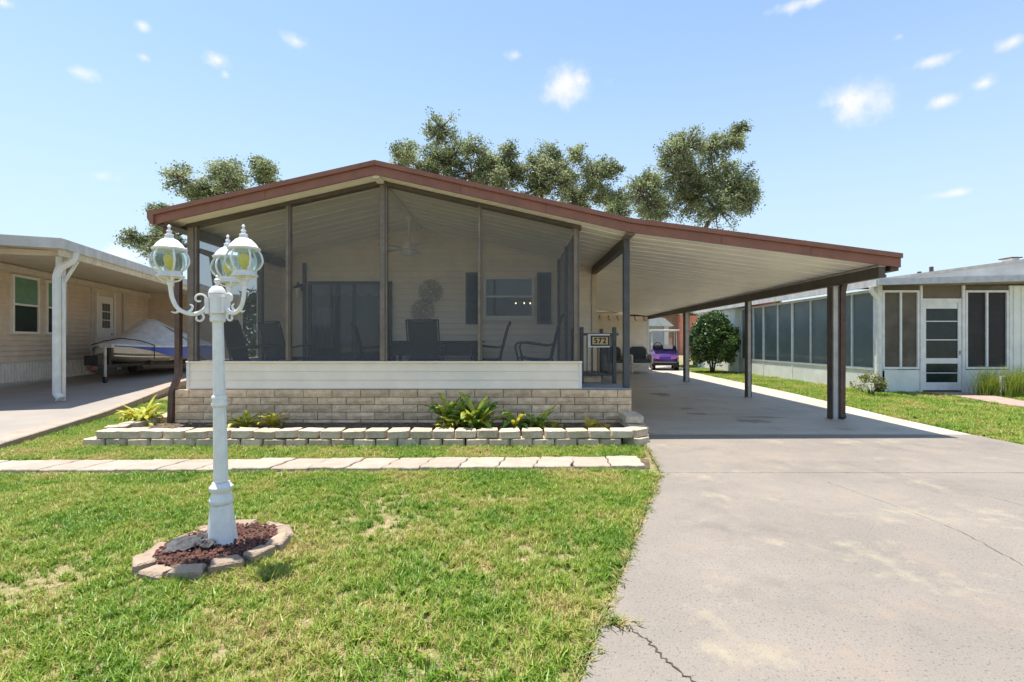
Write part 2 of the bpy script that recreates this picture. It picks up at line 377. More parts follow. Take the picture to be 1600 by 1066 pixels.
# stepping path of wavy-edged pavers
def path():
    base = MB().prism([(-9, 4.92, -.04), (1.44, 5.2, -.04), (1.54, 5.62, -.04), (-9, 5.34, -.04)], (0, 0, .012)).build('garden_path', m_soil)
    tag(base, 'footpath of pale wavy-edged pavers across the lawn', 'path', kind='structure')
    r = random.Random(8); x = 1.40; i = 0
    while x > -8.4:
        w = .385+r.uniform(-.015, .015); cy = 5.405+(x-1.4)*.03; sk = .10 if i > 1 else .03
        if i == 0: w = .36
        n = 6
        def wav(x0, ph, a): return [(x0+sk*(-.5+k/n)*1.0+a*math.sin(k*2.1+ph), cy-.215+.43*k/n) for k in range(n+1)]
        ph = r.uniform(0, 6)
        L_ = wav(x-w+.006, i*1.7, .012); R_ = wav(x-.006, (i-1)*1.7 if i else 0, .012)
        poly = L_[::-1]; 
        bot = [(x-w+(w)*k/4-sk*.5, cy-.215+r.uniform(-.018, .018)) for k in range(1, 4)]
        topp = [(x-w+(w)*k/4+sk*.5, cy+.215+r.uniform(-.018, .018)) for k in range(3, 0, -1)]
        pl = L_[::-1]+bot+R_+topp
        z = .006+r.uniform(-.006, .008)
        o = MB().prism([(a, b, -.05) for a, b in pl], (0, 0, .05+z)).build('paver', m_paver, base, bevel=.008)
        x -= w; i += 1
path()

# ------------------------------------------------------------------ the mobile home
XRID, ZRID, SL = -1.95, 3.695, .226
XE, XK = -5.09, 1.70
YF, YW, YB = 7.1, 7.60, 10.60
def zc(x): return ZRID-SL*abs(x-XRID)
ZK = zc(XK)
def zcp(x): return ZK-.13*(x-XK)
home = thing('mobile_home', 'cream mobile home with brown gable fascia and screened front porch over block base', 'house', (-1.6, 7.6, 0))

def brick_mesh(w, seed):
    r = random.Random(seed); nx, nz = 4, 2; vs = []; fs = []; d = .10; h = .101; w -= .011
    for j in range(nz+1):
        for i in range(nx+1):
            e = i in (0, nx) or j in (0, nz)
            vs.append((-w/2+w*i/nx, (.0 if e else -r.uniform(.004, .016)), -h/2+h*j/nz))
    for j in range(nz):
        for i in range(nx):
            a = j*(nx+1)+i; fs.append((a, a+1, a+nx+2, a+nx+1))
    n = len(vs); ring = [0, nx, (nx+1)*(nz+1)-1, (nx+1)*nz]
    vs += [(vs[k][0], d, vs[k][2]) for k in ring]
    bot = list(range(nx+1)); top = [(nx+1)*nz+i for i in range(nx+1)]
    fs += [tuple(bot[::-1]+[n, n+1]), tuple(top+[n+2, n+3]), (0, (nx+1), 2*(nx+1), n+3, n), (nx, n+1, n+2, 2*(nx+1)+nx, (nx+1)+nx)]
    return MB().add(vs, fs).mesh('brick')
BM = {}
def bricks(parent, x0, x1, y, z0, courses, L=.429, h=.1115, rot=0, ax='x', sd=0):
    for c in range(courses):
        x = x0-(L/2 if c % 2 else 0); k = 0
        while x < x1-.01:
            a, b = max(x, x0), min(x+L, x1)
            if b-a > .04:
                key = (round(b-a, 3), (k*7+c*3+sd) % 5)
                if key not in BM: BM[key] = brick_mesh(b-a, hash(key) % 999)
                p = ((a+b)/2, y, z0+h*(c+.5)) if ax == 'x' else (y, (a+b)/2, z0+h*(c+.5))
                link(BM[key], 'brick', m_brick, parent, loc=p, rot=(0, 0, rot))
            x += L; k += 1
base = MB().box(-4.955, 1.755, 7.37, 10.5, -.1, .565).build('brick_skirt', m_mortar, home)
bricks(base, -4.97, 1.765, 7.355, -.079, 6, .421, .110)
bricks(base, 7.465, 9.3, 1.77, -.079, 6, .421, .110, rot=R(90), ax='y')
MB().box(1.04, 1.765, 7.35, 9.5, .583, .600).build('landing_slab', mat('landing_concrete', (.36, .37, .39), .8, .1, 5, .3, 60), home, bevel=.005)

def lap(parent, x0, x1, y, z, h, m, proud=.012, nm='siding_board', zt0=None, zt1=None, depth=.02):
    return MB().prism([(x0, y, z+h), (x0, y-proud, z+.008), (x0, y-proud+.003, z), (x0, y+depth, z), (x0, y+depth, z+h)], (x1-x0, 0, 0)).build(nm, m, parent)
# skirt siding under the screens
sk = MB().box(-4.83, 1.025, 7.45, 7.53, .583, .975).build('porch_knee_wall', m_white, home)
for i in range(3): lap(sk, -4.80, 1.0, 7.448, .588+i*.128, .128, m_skirt)
MB().box(-4.845, -4.80, 7.425, 7.54, .585, .970).build('corner_trim', m_white, sk); MB().box(1.0, 1.04, 7.425, 7.54, .585, .970).build('corner_trim', m_white, sk)
MB().box(-4.85, 1.045, 7.41, 7.55, .973, .999).build('sill_cap', m_skirt, sk, bevel=.004)
MB().box(-4.82, .99, 7.56, YB-.02, .48, .56).build('porch_floor', mat('porch_carpet', (.36, .33, .29), .9, .1), home)

# posts, header and screens
PX = [(-4.77, .14), (-3.34, .07), (-1.916, .11), (-.48, .06), (.965, .083)]
for i, (x, w) in enumerate(PX):
    o = MB().box(x-w/2, x+w/2, 7.435, 7.515, 1.0, zc(x)-.05).build('porch_post', m_taupe, home, bevel=.004)
    MB().box(x+w*.18, x+w*.32, 7.429, 7.435, 1.0, zc(x)-.06).build('post_groove', m_bronze, o)
for (a, b) in ((-4.85, XRID), (XRID, 1.03)):
    MB().slant(a, zc(a)-.065, b, zc(b)-.065, .058, 7.42, 7.53).build('header_beam', m_bronze, home)
for (p, q) in zip(PX, PX[1:]):
    a, b = p[0]+p[1]/2, q[0]-q[1]/2
    MB().add([(a, 7.485, 1.0), (b, 7.485, 1.0), (b, 7.485, zc(b)-.06), (a, 7.485, zc(a)-.06)], [(0, 1, 2, 3)]).build('screen_panel', m_screen, home)
# side screens
XS = .985
for y, w in ((7.57, .06), (9.1, .05), (10.52, .06)):
    MB().box(XS-.03, XS+.03, y-w/2, y+w/2, .56, zc(XS)-.01).build('porch_post', m_bronze, home)
for (a, b) in ((7.60, 9.075), (9.125, 10.49)):
    MB().add([(XS, a, .58), (XS, b, .58), (XS, b, zc(XS)-.02), (XS, a, zc(XS)-.02)], [(0, 1, 2, 3)]).build('screen_panel', m_screen2, home)
MB().box(XS-.02, XS+.02, 7.60, 10.49, .56, .60).build('screen_rail', m_bronze, home)
MB().box(-4.87, -4.79, 7.54, 10.56, zc(-4.9)-.17, zc(-4.9)-.02).build('header_beam', m_bronze, home)
for y in (9.62,): MB().box(-4.88, -4.80, y-.05, y+.05, .56, zc(-4.9)-.17).build('porch_post', m_bronze, home)
MB().add([(-4.84, 7.54, .99), (-4.84, 9.57, .99), (-4.84, 9.57, 2.86), (-4.84, 7.54, 2.86)], [(0, 1, 2, 3)]).build('screen_panel', m_screen, home)
MB().box(-4.87, -4.81, 7.54, 9.57, .56, .99).build('side_knee_wall', m_skirt, home)
rw = MB().box(-4.95, -4.88, 9.68, YB, .56, 2.9).build('return_wall', m_side, home)
for i in range(18):
    z = .57+i*.128
    MB().prism([(-4.88, 9.74, z+.128), (-4.868, 9.74, z+.006), (-4.88, 9.74, z)], (0, YB-9.75, 0)).build('siding_board', m_side, rw)
MB().box(-4.90, -4.862, 9.672, 9.735, .56, 2.9).build('corner_trim', m_white, rw)

# front wall of the home at the back of the porch
fw = MB().prism([(-4.95, YB+.02, .4), (1.76, YB+.02, .4), (1.76, YB+.02, zc(1.70)-.02), (XRID, YB+.02, ZRID-.01), (-4.95, YB+.02, zc(-4.95)-.01)], (0, .08, 0))
fw = fw.build('front_wall', m_side, home)
z = .45
while z < ZRID-.03:
    h = .122; zm = z+h*.8
    a = max(-4.86, XRID-(ZRID-zm)/SL); b = min(1.69, XRID+(ZRID-zm)/SL)
    if b-a > .2: lap(fw, a, b, YB+.012, z, h, m_side, .020)
    z += h
MB().box(1.69, 1.79, YB-.035, YB+.12, .0, zc(1.70)-.04).build('corner_trim', mat('tan_corner', (.70, .58, .44), .5, .04), fw)
MB().slant(-4.86, zc(-4.86)-.045, XRID, ZRID-.045, .042, YB-.02, YB+.01).build('rake_trim', m_white, fw)
MB().slant(XRID, ZRID-.045, 1.0, zc(1.0)-.045, .042, YB-.02, YB+.01).build('rake_trim', m_white, fw)
MB().box(-4.50, -4.43, YB-.05, YB-.006, .56, 2.95).build('wall_strip', m_white, fw)
MB().box(-4.425, -4.36, YB-.06, YB-.006, .56, 2.95).build('wall_strip', m_slate, fw)
# body of the home behind, side wall to the carport
MB().box(-4.95, -4.90, YB+.11, 22, 0, zc(-4.95)-.02).build('side_wall', m_side, home)
MB().box(1.70, 1.76, YB+.13, 20.98, 0, ZK-.02).build('side_wall', m_side, home)
# sliding door
DX0, DX1, DZ0, DZ1 = -4.31, -2.54, .56, 2.56
sd = MB().box(DX0, DX0+.06, YB-.07, YB, DZ0, DZ1).box(DX1-.06, DX1, YB-.07, YB, DZ0, DZ1).box(DX0+.06, DX1-.06, YB-.07, YB, DZ1-.06, DZ1).box(DX0+.06, DX1-.06, YB-.07, YB, DZ0, DZ0+.06).build('sliding_door', m_slate, home)
xm = (DX0+DX1)/2+.08
MB().box(xm-.03, xm+.03, YB-.055, YB-.012, DZ0+.06, DZ1-.06).build('door_stile', m_slate, sd)
for (a, b) in ((DX0+.06, xm-.03), (xm+.03, DX1-.06)):
    MB().box(a, b, YB-.035, YB-.030, DZ0+.06, DZ1-.06).build('pane', m_glass, sd)
MB().box(DX0+.06, DX1-.06, YB-.012, YB-.008, DZ0+.06, DZ1-.06).build('dark_room_backing', m_dark, sd)
def valance(x0, x1):
    vs = []; fs = []; n = 24
    for i in range(n+1):
        t = i/n; x = x0+(x1-x0)*t; dz = .16+.09*abs(math.sin(t*math.pi*2.5)); y = YB-.022+.006*math.sin(t*60)
        vs += [(x, y, DZ1-.065), (x, y, DZ1-.065-dz)]
        if i: fs.append((2*i-2, 2*i-1, 2*i+1, 2*i))
    MB().add(vs, fs).build('curtain_valance', m_white, sd)
valance(DX0+.08, xm-.04); valance(xm+.04, DX1-.08)
vs = []; fs = []
for i in range(31):
    x = DX0+.16+.012*i; vs += [(x, YB-.02+.006*math.sin(i*1.3), DZ1-.55), (x, YB-.02+.006*math.sin(i*1.3), DZ0+.6)]
    if i: fs.append((2*i-2, 2*i-1, 2*i+1, 2*i))
MB().add(vs, fs).build('curtain', m_white, sd)
# window and shutters
def window(parent, x0, x1, z0, z1, y, zm=None, fr=.05):
    w = MB().box(x0, x0+fr, y-.05, y, z0, z1).box(x1-fr, x1, y-.05, y, z0, z1).box(x0+fr, x1-fr, y-.05, y, z1-fr, z1).box(x0+fr, x1-fr, y-.05, y, z0, z0+fr).build('window', m_white, parent)
    zm = zm or (z0+z1)/2
    MB().box(x0+fr, x1-fr, y-.045, y-.003, zm-.018, zm+.018).build('meeting_rail', m_white, w)
    for (a, b, dy) in ((z0+fr, zm-.018, -.030), (zm+.018, z1-fr, -.022)):
        MB().box(x0+fr, x1-fr, y+dy-.004, y+dy, a, b).build('pane', m_glass2 if a > zm else m_glass, w)
    MB().box(x0+fr, x1-fr, y-.012, y-.009, z0+fr, z1-fr).build('dark_room_backing', m_dark, w)
    MB().box(x0-.02, x1+.02, y-.07, y, z0-.05, z0-.003).build('sill', m_white, w)
    return w
m_glass2 = see_mat('mirror_glass', (.10, .13, .16), .85, True, .02)
window(home, -.60, .47, 1.78, 2.66, YB-.002, 2.24)
for (a, b) in ((-.98, -.67), (.53, .83)):
    s = MB().box(a, a+.045, YB-.045, YB-.004, 1.66, 2.75).box(b-.045, b, YB-.045, YB-.004, 1.66, 2.75).box(a+.045, b-.045, YB-.045, YB-.004, 2.70, 2.75).box(a+.045, b-.045, YB-.045, YB-.004, 1.66, 1.71).box(a+.045, b-.045, YB-.045, YB-.004, 2.18, 2.23).build('shutter', m_slate2, home)
    MB().box(a+.045, b-.045, YB-.012, YB-.008, 1.71, 2.70).build('backing', m_slate2, s)
    for k in range(26):
        z = 1.72+k*.038
        if z+.03 > 2.69 or 2.15 < z < 2.23: continue
        MB().add([(a+.045, YB-.042, z), (b-.045, YB-.042, z), (b-.045, YB-.012, z+.036), (a+.045, YB-.012, z+.036)], [(0, 1, 2, 3)]).build('slat', m_slate2, s)
MB().box(-.72, -.66, YB-.025, YB-.006, 1.48, 1.60).build('outlet_cover', m_white, home)

# roof: deck, ceiling pans, fascia
roof = MB().prism([(XE+.03, YF+.05, zc(XE)+.10), (XRID, YF+.05, ZRID+.10), (XRID, YF+.05, ZRID+.165), (XE+.03, YF+.05, zc(XE)+.165)], (0, 15, 0)) \
    .prism([(XRID, YF+.05, ZRID+.10), (XK, YF+.05, ZK+.10), (XK, YF+.05, ZK+.165), (XRID, YF+.05, ZRID+.165)], (0, 15, 0)).build('roof', m_roof, home)
PW = .305
def pans(parent, xa, xb, za, zb, y0, y1):
    y = y0; k = 0
    while y < y1-.02:
        e = min(y+PW, y1); t = .0015 if k % 2 else 0
        MB().prism([(xa, y+.001, za+t), (xb, y+.001, zb+t), (xb, y+.001, zb+.095), (xa, y+.001, za+.095)], (0, e-y-.012, 0)) \
            .prism([(xa, e-.011, za-.006), (xb, e-.011, zb-.006), (xb, e-.011, zb+.09), (xa, e-.011, za+.09)], (0, .0105, 0)).build('roof_panel', m_ceil, parent)
        y = e; k += 1
pans(roof, XE+.06, XRID-.002, zc(XE+.06), ZRID, YF+.06, YB)
pans(roof, XRID+.002, XK-.004, ZRID, ZK, YF+.06, YB)
MB().box(XRID-.05, XRID+.05, YF+.06, YB-.02, ZRID-.055, ZRID-.014).build('ridge_beam', m_white, roof)
def fascia(parent, x0, z0, x1, z1):
    MB().slant(x0, z0-.02, x1, z1-.02, .125, YF+.012, YF+.045).build('fascia_board', m_fascia, parent)
    MB().slant(x0, z0+.107, x1, z1+.107, .066, YF-.028, YF+.045).build('drip_edge', m_fascia, parent)
    n = int(abs(x1-x0)/1.6)
    for i in range(1, n+1):                              # joints and screw heads along the board
        x = x0+(x1-x0)*i/(n+1); z = z0+(z1-z0)*i/(n+1)
        MB().box(x-.003, x+.003, YF+.009, YF+.012, z-.015, z+.10).build('fascia_joint', m_dspout, parent)
fascia(roof, XE, zc(XE), XRID, ZRID); fascia(roof, XRID+.002, ZRID, XK, ZK)
MB().prism([(XE-.09, YF-.02, zc(XE)+.17), (XE+.0, YF-.02, zc(XE)+.17), (XE+.0, YF-.02, zc(XE)-.02), (XE-.05, YF-.02, zc(XE)-.02), (XE-.09, YF-.02, zc(XE)+.06)], (0, 14.5, 0)).build('gutter', m_fascia, roof)
MB().box(XE+.01, -4.86, YF+.05, 20, zc(XE)-.035, zc(XE)-.015).build('soffit', m_bronze, roof)
# left downspout
MB().tube(curve_pts([(-5.04, 7.30, 2.96), (-5.04, 7.31, 2.86), (-4.98, 7.38, 2.72), (-4.95, 7.41, 2.55)], 5)+[(-4.95, 7.41, 1.2), (-4.95, 7.41, .80), (-5.01, 7.36, .55), (-5.01, 7.33, .02)], .052, 4).build('downspout', m_dspout, home)

# wall fixture, house number and rails on the landing
st = MB().box(1.10, 1.50, 8.40, 9.30, .601, .72).build('porch_step', m_brick, home, bevel=.01)
MB().box(1.08, 1.56, 8.36, 9.32, .721, .745).build('step_tread', mat('tread', (.26, .27, .28), .8, .1), st)

def railing():
    t = thing('porch_railing', 'dark grey metal handrail with thin balusters on the side landing', 'railing', (1.4, 8.3, .6))
    for (x, y) in ((1.15, 8.25), (1.69, 8.25), (1.69, 9.45), (1.15, 9.45)):
        z0 = .6
        MB().box(x-.03, x+.03, y-.03, y+.03, z0, 1.53).build('post', m_slate, t, bevel=.004)
    MB().bar((1.10, 8.25, 1.41), (1.76, 8.25, 1.41), .05, .04).build('top_rail', m_slate, t)
    MB().bar((1.18, 8.25, .74), (1.66, 8.25, .74), .04, .035).build('bottom_rail', m_slate, t)
    MB().bar((1.69, 8.28, 1.41), (1.69, 9.42, 1.41), .05, .04).build('top_rail', m_slate, t)
    MB().bar((1.69, 8.28, .74), (1.69, 9.42, .74), .04, .035).build('bottom_rail', m_slate, t)
    for k in range(5):
        x = 1.24+k*.09; MB().bar((x, 8.25, .755), (x, 8.25, 1.39), .016).build('baluster', m_slate, t)
    for k in range(9):
        y = 8.38+k*.12; MB().bar((1.69, y, .755), (1.69, y, 1.39), .016).build('baluster', m_slate, t)
railing()
def text_mesh(s, size, ext):
    cu = bpy.data.curves.new('digits', 'FONT'); cu.body = s; cu.size = size; cu.extrude = ext; cu.align_x = 'CENTER'; cu.align_y = 'CENTER'; cu.space_character = 1.12; cu.offset = .0035
    o = bpy.data.objects.new('digits', cu); col.objects.link(o); bpy.context.view_layer.update()
    me = bpy.data.meshes.new_from_object(o.evaluated_get(bpy.context.evaluated_depsgraph_get())); bpy.data.objects.remove(o); return me
def number_sign():
    cx, cy, cz = 1.43, 8.19, 1.305
    t = thing('house_number_sign', 'black framed sign reading 572 hung on the landing railing', 'sign', (cx, cy, cz))
    MB().box(cx-.19, cx+.17, cy-.012, cy+.06, cz-.11, cz+.11).build('box', m_white, t, bevel=.004)
    MB().box(cx-.14, cx+.165, cy-.018, cy-.0125, cz-.085, cz+.085).build('frame', m_black, t)
    MB().box(cx-.115, cx+.14, cy-.022, cy-.0185, cz-.062, cz+.062).build('plate', mat('sign_plate', (.62, .47, .24), .6, .1, 12), t)
    me = text_mesh('572', .125, .002); me.materials.clear()
    link(me, 'digits', m_black, t, loc=(cx+.012, cy-.0245, cz-.002), rot=(R(90), 0, 0))
number_sign()

# ------------------------------------------------------------------ carport
def xr(y): return 5.34+(y-8.3)*.032                      # line of the outer posts
cp = thing('carport', 'long carport with white ribbed ceiling, brown fascia and outer posts', 'carport', (3.6, 7.1, 0))
YE = 20.97
croof = MB().add([(XK+.002, YF+.05, ZK+.10), (xr(YF)+.21, YF+.05, zcp(5.55)+.10), (xr(YE)+.21, YE, zcp(5.9)+.10), (XK+.002, YE, ZK+.10),
                  (XK+.002, YF+.05, ZK+.165), (xr(YF)+.21, YF+.05, zcp(5.55)+.165), (xr(YE)+.21, YE, zcp(5.9)+.165), (XK+.002, YE, ZK+.165)],
                 [(0, 1, 2, 3), (4, 7, 6, 5), (0, 4, 5, 1), (1, 5, 6, 2), (2, 6, 7, 3), (3, 7, 4, 0)]).build('roof', m_roof, cp)
y = YF+.06; k = 0
while y < YE-.02:
    e = min(y+PW, YE); xb = xr(y)+.02
    za, zb = ZK-.002, zcp(xb); t = .0015 if k % 2 else 0
    MB().prism([(XK+.004, y+.001, za+t), (xb, y+.001, zb+t), (xb, y+.001, zb+.095), (XK+.004, y+.001, za+.095)], (0, e-y-.012, 0)) \
        .prism([(XK+.004, e-.011, za-.006), (xb, e-.011, zb-.006), (xb, e-.011, zb+.09), (XK+.004, e-.011, za+.09)], (0, .0105, 0)).build('roof_panel', m_ceil, croof)
    y = e; k += 1
XG = xr(YF)+.24
fascia(croof, XK+.002, ZK, XG, zcp(XG))
# outer beam and gutter
def skew(mb, xo0, xo1, za, zb, y0, y1):
    p = []
    for yy in (y0, y1):
        p += [(xr(yy)+xo0, yy, za), (xr(yy)+xo1, yy, za), (xr(yy)+xo1, yy, zb), (xr(yy)+xo0, yy, zb)]
    return mb.add(p, [(0, 1, 2, 3), (7, 6, 5, 4), (0, 4, 5, 1), (1, 5, 6, 2), (2, 6, 7, 3), (3, 7, 4, 0)])
zb0 = zcp(5.5)
skew(MB(), -.045, .045, zb0-.165, zb0-.01, YF+.055, YE).build('side_beam', m_bronze, cp)
skew(MB(), -.052, .052, zb0-.012, zb0+.008, YF+.052, YE).build('beam_flange', m_pgrey, cp)
skew(MB(), .12, .235, zb0-.07, zb0+.13, YF+.05, YE).build('gutter', m_dspout, croof)
skew(MB(), .05, .118, zb0+.01, zb0+.03, YF+.05, YE).build('soffit', m_bronze, croof)
MB().box(XK-.02, XK+.08, 7.55, YB-.05, ZK-.16, ZK-.015).build('side_beam', m_bronze, cp)
MB().box(1.668, 1.758, 7.45, 7.54, .601, ZK-.02).build('front_post', m_slate, cp, bevel=.005)
MB().box(XK-.04, XK+.06, 7.15, 7.54, ZK-.05, ZK-.013).build('beam_end', m_taupe, cp)
for (yy, w, kind) in ((8.3, .115, 0), (11.5, .10, 1), (16.0, .14, 2)):
    x = xr(yy)
    p = MB().box(x-w/2, x+w/2, yy-w/2, yy+w/2, 0, zb0-.165).build('outer_post', m_pgrey, cp, bevel=.005)
    MB().box(x-w/2-.012, x-w/2-.0005, yy-w/2+.006, yy+w/2-.006, .0, zb0-.17).build('post_edge', m_bronze, p)
    MB().box(x-w/2-.004, x-w/2+.02, yy-w/2-.008, yy-w/2-.0005, .0, zb0-.17).build('post_edge', m_bronze, p)
    MB().box(x+w/2-.012, x+w/2+.004, yy-w/2-.008, yy-w/2-.0005, .0, zb0-.17).build('post_edge', m_bronze, p)
    MB().box(x-w/2-.03, x+w/2+.03, yy-w/2-.03, yy+w/2+.03, 0.003, .012).build('foot_plate', m_pgrey, p)
x1 = xr(8.3)+.115
MB().tube([(x1+.05, 8.27, zb0-.03), (x1+.04, 8.27, zb0-.12), (x1+.01, 8.27, zb0-.26), (x1, 8.27, .1), (x1-.01, 8.22, .03)], .060, 4).build('downspout', m_dspout, cp)
# storage room closing the back of the carport
shed = thing('storage_room', 'cream sided storage room closing the back end of the carport', 'shed', (3.7, 21.1, 0))
sw = MB().box(1.75, 5.74, 21.02, 24.5, 0, 2.5).prism([(1.75, 21.02, 2.5), (5.74, 21.02, 2.5-.1), (5.74, 21.02, zcp(5.74)-.03), (1.75, 21.02, ZK-.03)], (0, .1, 0)).build('wall', m_side, shed)
for i in range(17):
    z = .02+i*.163
    b = 5.70 if z+.16 < zcp(5.7) else XK+(ZK-z-.16)/.13
    if b > 2: lap(sw, 1.76, b, 21.01, z, .163, m_side, .015)
MB().box(5.69, 5.76, 20.985, 21.2, 0, zcp(5.75)-.02).build('corner_trim', m_white, sw)
for i in range(10):                                      # row of hooks under the ceiling
    x = 2.2+i*.37
    hk = MB().box(x-.02, x+.02, 20.96, 20.993, 2.0+.30-.02*i*.3, 2.42-.02*i*.3).bar((x, 20.975, 2.28-.006*i), (x+.05, 20.90, 2.20-.006*i), .025).build('coat_hook', mat('hook_brown', (.30, .20, .11), .6), shed)

# ------------------------------------------------------------------ things on the porch
def ceiling_fan():
    cx, cy = XRID, 9.45
    t = thing('ceiling_fan', 'white ceiling fan with bowl light hanging from the porch ridge', 'ceiling fan', (cx, cy, 3.64))
    MB().lathe([(.035, 3.56), (.07, 3.60), (.075, 3.66)], (cx, cy, 0), 14).build('canopy', m_white, t, smooth=True)
    MB().tube([(cx, cy, 3.57), (cx, cy, 3.16)], .014, 8).build('downrod', m_white, t)
    MB().lathe([(.03, 3.19), (.10, 3.15), (.14, 3.08), (.14, 3.03), (.09, 3.0)], (cx, cy, 0), 18).build('motor', m_white, t, smooth=True)
    MB().lathe([(.02, 2.90), (.09, 2.92), (.15, 2.97), (.165, 3.0)], (cx, cy, 0), 18).build('light_bowl', m_white, t, smooth=True)
    for k in range(5):
        a = R(10+72*k); M = Matrix.Translation((cx, cy, 3.05)) @ Matrix.Rotation(a, 4, 'Z') @ Matrix.Rotation(R(10), 4, 'X')
        o = MB(); o.prism([(.20, -.055, 0), (.60, -.07, 0), (.64, -.04, 0), (.64, .04, 0), (.60, .07, 0), (.20, .055, 0)], (0, 0, .008)); o.v = [tuple(M @ Vector(p)) for p in o.v]
        o.build('blade', m_white, t)
    MB().tube([(cx+.01, cy, 2.92), (cx+.01, cy, 2.74)], .003, 5).build('pull_chain', m_white, t)
ceiling_fan()

def wreath(cx, cz, r, seed, label):
    rr = random.Random(seed); mb = MB(); y = YB-.03
    for ring in range(4):
        n = [7, 11, 15, 19][ring]; r0 = r*(.12+.22*ring); r1 = r*(.36+.22*ring)
        for k in range(n):
            a = 6.283*k/n+ring*.4+rr.uniform(-.05, .05); da = 6.283/n*.42; d = .02*rr.random()+.008*ring
            P = lambda rad, an: (cx+rad*math.cos(an), y-d, cz+rad*math.sin(an))
            pts = [P(r0, a), P((r0+r1)/2, a+da), P(r1, a+da*.35), P(r1, a-da*.35), P((r0+r1)/2, a-da)]
            for (p, q) in zip(pts, pts[1:]+pts[:1]): mb.bar(p, q, .007, .007)
            mb.bar(P(r0, a), P(r1*.97, a), .012, .005)
    o = mb.build('wall_flower', mat('weathered_wire', (.30, .28, .23), .7, .1)); tag(o, label, 'wall ornament', 'wire flowers on the porch wall')
wreath(-1.72, 2.345, .25, 1, 'upper of two round wire flower ornaments on the porch wall')
wreath(-1.88, 1.93, .25, 2, 'lower of two round wire flower ornaments on the porch wall')
def butterfly():
    cx, cz, y = -1.90, 3.63-.03, YB-.09; mb = MB()
    for s in (-1, 1):
        for (ox, oz, rx, rz) in ((.10, .05, .10, .07), (.07, -.08, .07, .07)):
            mb.tube([(cx+s*(ox+rx*math.cos(a)), y, cz+oz+rz*math.sin(a)-.05) for a in [6.283*k/14 for k in range(15)]], .008, 5)
    mb.tube([(cx, y, cz+.08), (cx, y, cz-.2)], .012, 6)
    tag(mb.build('wire_butterfly', m_wick), 'small wire butterfly ornament high on the porch gable', 'wall ornament')
butterfly()
def wall_light():
    t = thing('wall_lantern', 'small dark coach light on the wall left of the sliding door', 'wall light', (-4.40, YB-.1, 2.30))
    x = -4.47
    MB().box(x-.05, x+.05, YB-.10, YB-.062, 2.36, 2.5).build('back_plate', m_black, t)
    MB().tube(curve_pts([(x, YB-.1, 2.45), (x, YB-.17, 2.53), (x, YB-.2, 2.46)], 5), .012, 6).build('arm', m_black, t)
    MB().lathe([(.02, 2.47), (.085, 2.42), (.09, 2.40)], (x, YB-.2, 0), 8).build('cap', m_black, t)
    MB().lathe([(.03, 2.20), (.045, 2.23), (.075, 2.40)], (x, YB-.2, 0), 8).build('glass', m_wick, t)
wall_light()

def sling_chair():
    t = thing('patio_chair', 'x', 'chair')
    def loft(path, name):                                # a sling hung between the side rails
        vs = []; fs = []
        for i, (y, z) in enumerate(path):
            for k in range(5):
                vs.append((-.25+.125*k, y, z-.012*math.sin(math.pi*k/4)))
            if i: fs += [((i-1)*5+k, (i-1)*5+k+1, i*5+k+1, i*5+k) for k in range(4)]
        MB().add(vs, fs).build(name, m_char, t, local=True, smooth=True)
    loft([(.27, .43), (.25, .44), (.1, .41), (-.1, .39), (-.2, .41)], 'seat_sling')
    loft([(-.2, .41), (-.24, .50), (-.30, .72), (-.36, .95), (-.42, 1.08)], 'back_sling')
    for s in (-1, 1):
        x = s*.27
        MB().tube(curve_pts([(x, .27, .43), (x, .05, .40), (x, -.2, .40), (x, -.26, .56), (x, -.36, .95), (x, -.42, 1.09)], 5), .014, 6).build('side_rail', m_char, t, local=True)
        MB().tube(curve_pts([(x, .32, .02), (x, .26, .35), (x*1.04, .30, .60), (x*1.06, .22, .66), (x*1.06, .0, .64), (x*1.04, -.2, .62), (x, -.3, .66)], 6), .016, 6).build('arm', m_char, t, local=True)
        MB().tube(curve_pts([(x, -.22, .42), (x, -.30, .2), (x, -.36, .02)], 5), .014, 6).build('leg', m_char, t, local=True)
    MB().tube([(-.27, -.42, 1.09), (.27, -.42, 1.09)], .014, 6).build('top_rail', m_char, t, local=True)
    MB().tube([(-.27, .27, .42), (.27, .27, .42)], .014, 6).build('front_rail', m_char, t, local=True)
    return t
ch0 = sling_chair()
CH = [(-4.28, 8.28, -90, 1.0, 'dark sling patio chair in the left porch corner, facing right'),
      (-4.30, 9.55, -25, 1.0, 'dark sling patio chair beside the sliding door, tall back towards the lawn'),
      (-2.62, 9.55, -80, .98, 'dark patio chair mostly hidden behind the middle porch post'),
      (-1.50, 8.75, 0, 1.0, 'dark sling patio chair with its square back to the lawn below the wire flowers'),
      (-.45, 9.35, 88, 1.0, 'dark patio chair in profile below the porch window, facing left'),
      (.42, 8.55, 82, 1.08, 'largest dark patio chair at the right end of the porch, facing left')]
for i, (x, y, a, s, lb) in enumerate(CH):
    o = ch0 if i == 0 else copy_tree(ch0)
    o.location = (x, y, .56); o.rotation_euler = (0, 0, R(a)); o.scale = (s, s, s); tag(o, lb, 'chair', 'patio chairs on the porch')
